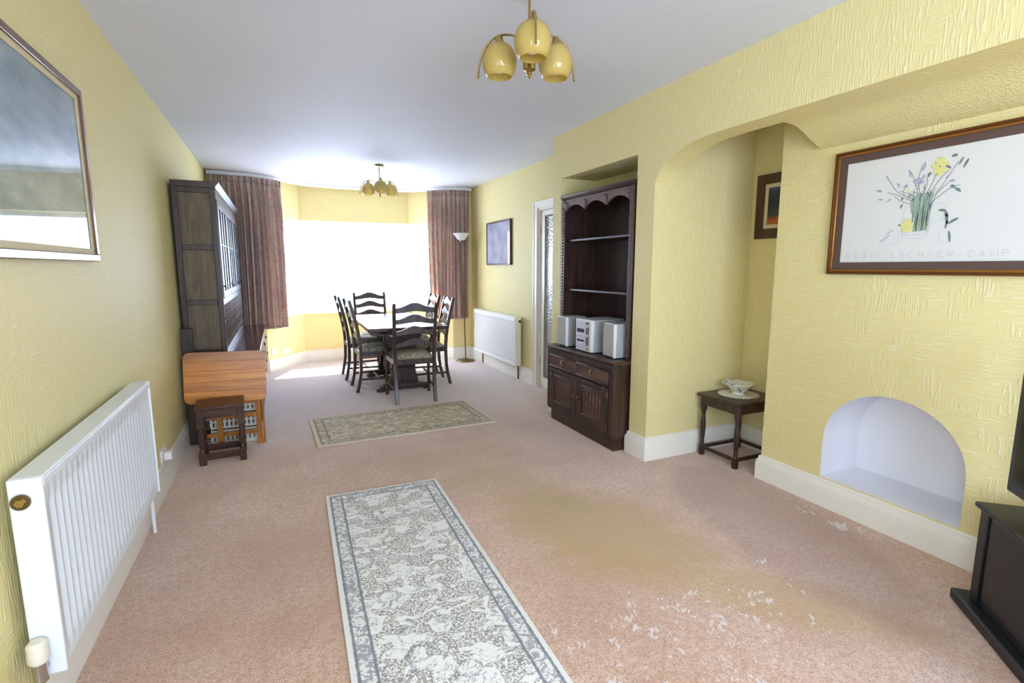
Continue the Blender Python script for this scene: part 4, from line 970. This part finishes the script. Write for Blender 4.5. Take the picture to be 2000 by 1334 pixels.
# slotted plastic basket behind it
bk = thing('basket', 'pale slotted plastic basket behind the folded table', 'basket', (-.365, 4.39, 0))
for zi, (z0_, z1_) in enumerate(((.012, .115), (.125, .235), (.245, .345))):
    b = MB(); w = .20; y = -.045
    cells = 11
    # front panel as bars with slots between
    xs = [-.155+.0+(.33)*k/cells for k in range(cells+1)]
    zmid = (z0_+z1_)/2
    for (za, zb) in ((z0_, z0_+.016), (zmid-.005, zmid+.005), (z1_-.016, z1_)): b.box(-.16, y-.004, za, .18, y+.004, zb)
    for (za, zb) in ((z0_+.016, zmid-.005), (zmid+.005, z1_-.016)):
        for x in xs: b.box(x-.009, y-.004, za, x+.009, y+.004, zb)
    b.build('slotted_panel', 'basket', bk)
    MB().box(-.16, y+.004, z0_, .18, y+.075, z0_+.006).build('tray_floor', 'basket', bk)
    for x in (-.16, .174): MB().box(x, y+.004, z0_+.006, x+.006, y+.075, z1_).build('tray_side', 'basket', bk)
MB().box(-.165, y+.0, 0, .185, y+.08, .012).build('base', 'basket', bk)

# stool
so = thing('stool', 'reddish dark oak joint stool before the folded table', 'stool', (-.418, 4.035, 0), .05)
MB().box(-.150, -.135, .385, .150, .135, .410).build('seat', 'stool', so, .007)
for a in (-1, 1):
    for c_ in (-1, 1):
        px, py = a*.122, c_*.105
        pr = [(.001, .085), (.017, .085), (.019, .10), (.012, .115), (.018, .13), (.020, .18), (.014, .225), (.019, .238), (.012, .25), (.020, .265), (.001, .265)]
        l_ = MB(); l_.lathe(pr, 14, (px, py)); l_.box(px-.021, py-.021, 0, px+.021, py+.021, .088); l_.box(px-.021, py-.021, .262, px+.021, py+.021, .386); l_.build('leg', 'stool', so, .002)
    MB().box(a*.122-.009, -.105, .032, a*.122+.009, .105, .075).build('stretcher', 'stool', so, .002); MB().box(-.122, a*.105-.009, .032, .122, a*.105+.009, .075).build('stretcher', 'stool', so, .002)
    MB().box(a*.122-.009, -.105, .325, a*.122+.009, .105, .386).build('rail', 'stool', so, .002); MB().box(-.122, a*.105-.009, .325, .122, a*.105+.009, .386).build('rail', 'stool', so, .002)

# ------------------------------------------------------------------ television corner
tv = thing('television_stand', 'black corner television stand beside the chimney breast', 'stand', (0, 0, 0))
fd = Vector((-.675, -.738)); sd_ = Vector((.738, -.675))
def tvpoly(o, a0, a1, b0, b1):
    o = Vector(o); return [tuple(o+fd*a+sd_*c_) for a, c_ in ((a0, b0), (a1, b0), (a1, b1), (a0, b1))]
MB().prism(tvpoly((2.444, 1.013), 0, 1.0, 0, .37), 0, .045, 'z').build('plinth', 'black_wood', tv, .008)
B0 = (2.437, .938)
MB().prism(tvpoly(B0, 0, .90, 0, .33), .045, .420, 'z').build('cabinet', 'black_wood', tv, .004)
MB().prism(tvpoly(B0, -.02, .92, -.022, .34), .420, .440, 'z').build('top_board', 'black_wood', tv, .006)
MB().prism(tvpoly(B0, 0, .05, -.008, .002), .045, .420, 'z').build('corner_post', 'black_wood', tv, .003)
MB().prism(tvpoly(B0, .07, .83, -.005, .002), .07, .41, 'z').build('door', 'black', tv, .003)
te = thing('television', 'black flat television with its screen switched off on the corner stand', 'television', (0, 0, 0))
MB().prism(tvpoly(B0, .015, .80, .05, .11), .510, 1.06, 'z').build('casing', 'black', te, .008)
MB().prism(tvpoly(B0, .05, .765, .048, .052), .55, 1.025, 'z').build('screen', 'screen', te)
MB().prism(tvpoly(B0, .36, .45, .07, .10), .45, .515, 'z').build('neck', 'black', te, .003)
MB().prism(tvpoly(B0, .24, .57, .02, .20), .4405, .452, 'z').build('foot', 'black', te, .004)

# ------------------------------------------------------------------ sockets and small things
def socket(label, loc, rot, w, plug):
    r = thing('wall_socket', label, 'socket', loc, rot)
    MB().box(-w/2, -.009, -.043, w/2, 0, .043).build('face_plate', 'plastic', r, .003)
    for i, x in enumerate([0] if w < .1 else [-.037, .037]):
        MB().box(x-.006, -.012, .018, x+.006, -.008, .034).build('switch', 'plastic', r, .001)
        for dx, dz in ((0, .006), (-.011, -.014), (.011, -.014)): MB().box(x+dx-.003, -.0095, dz-.003, x+dx+.003, -.0088, dz+.003).build('pin_hole', 'black', r)
    if plug: MB().box(-.02, -.05, -.035, .035, -.009, .015).build('plug', 'plastic', r, .006)
    return r
socket('white double wall socket with a plug by the stool', (XL, 3.60, .215), PI/2, .146, True)
bd = Vector((BAY[1][0]-BAY[0][0], BAY[1][1]-BAY[0][1])).normalized(); ba = math.atan2(bd.y, bd.x)
def onbay(t_): return (BAY[0][0]+bd.x*t_, BAY[0][1]+bd.y*t_)
x_, y_ = onbay(.10); socket('small flat white socket under the left curtain', (x_, y_, .255), ba, .086, False)
x_, y_ = onbay(.33); o = socket('white boxy socket with a plug beside the bay corner', (x_, y_, .225), ba, .086, True)
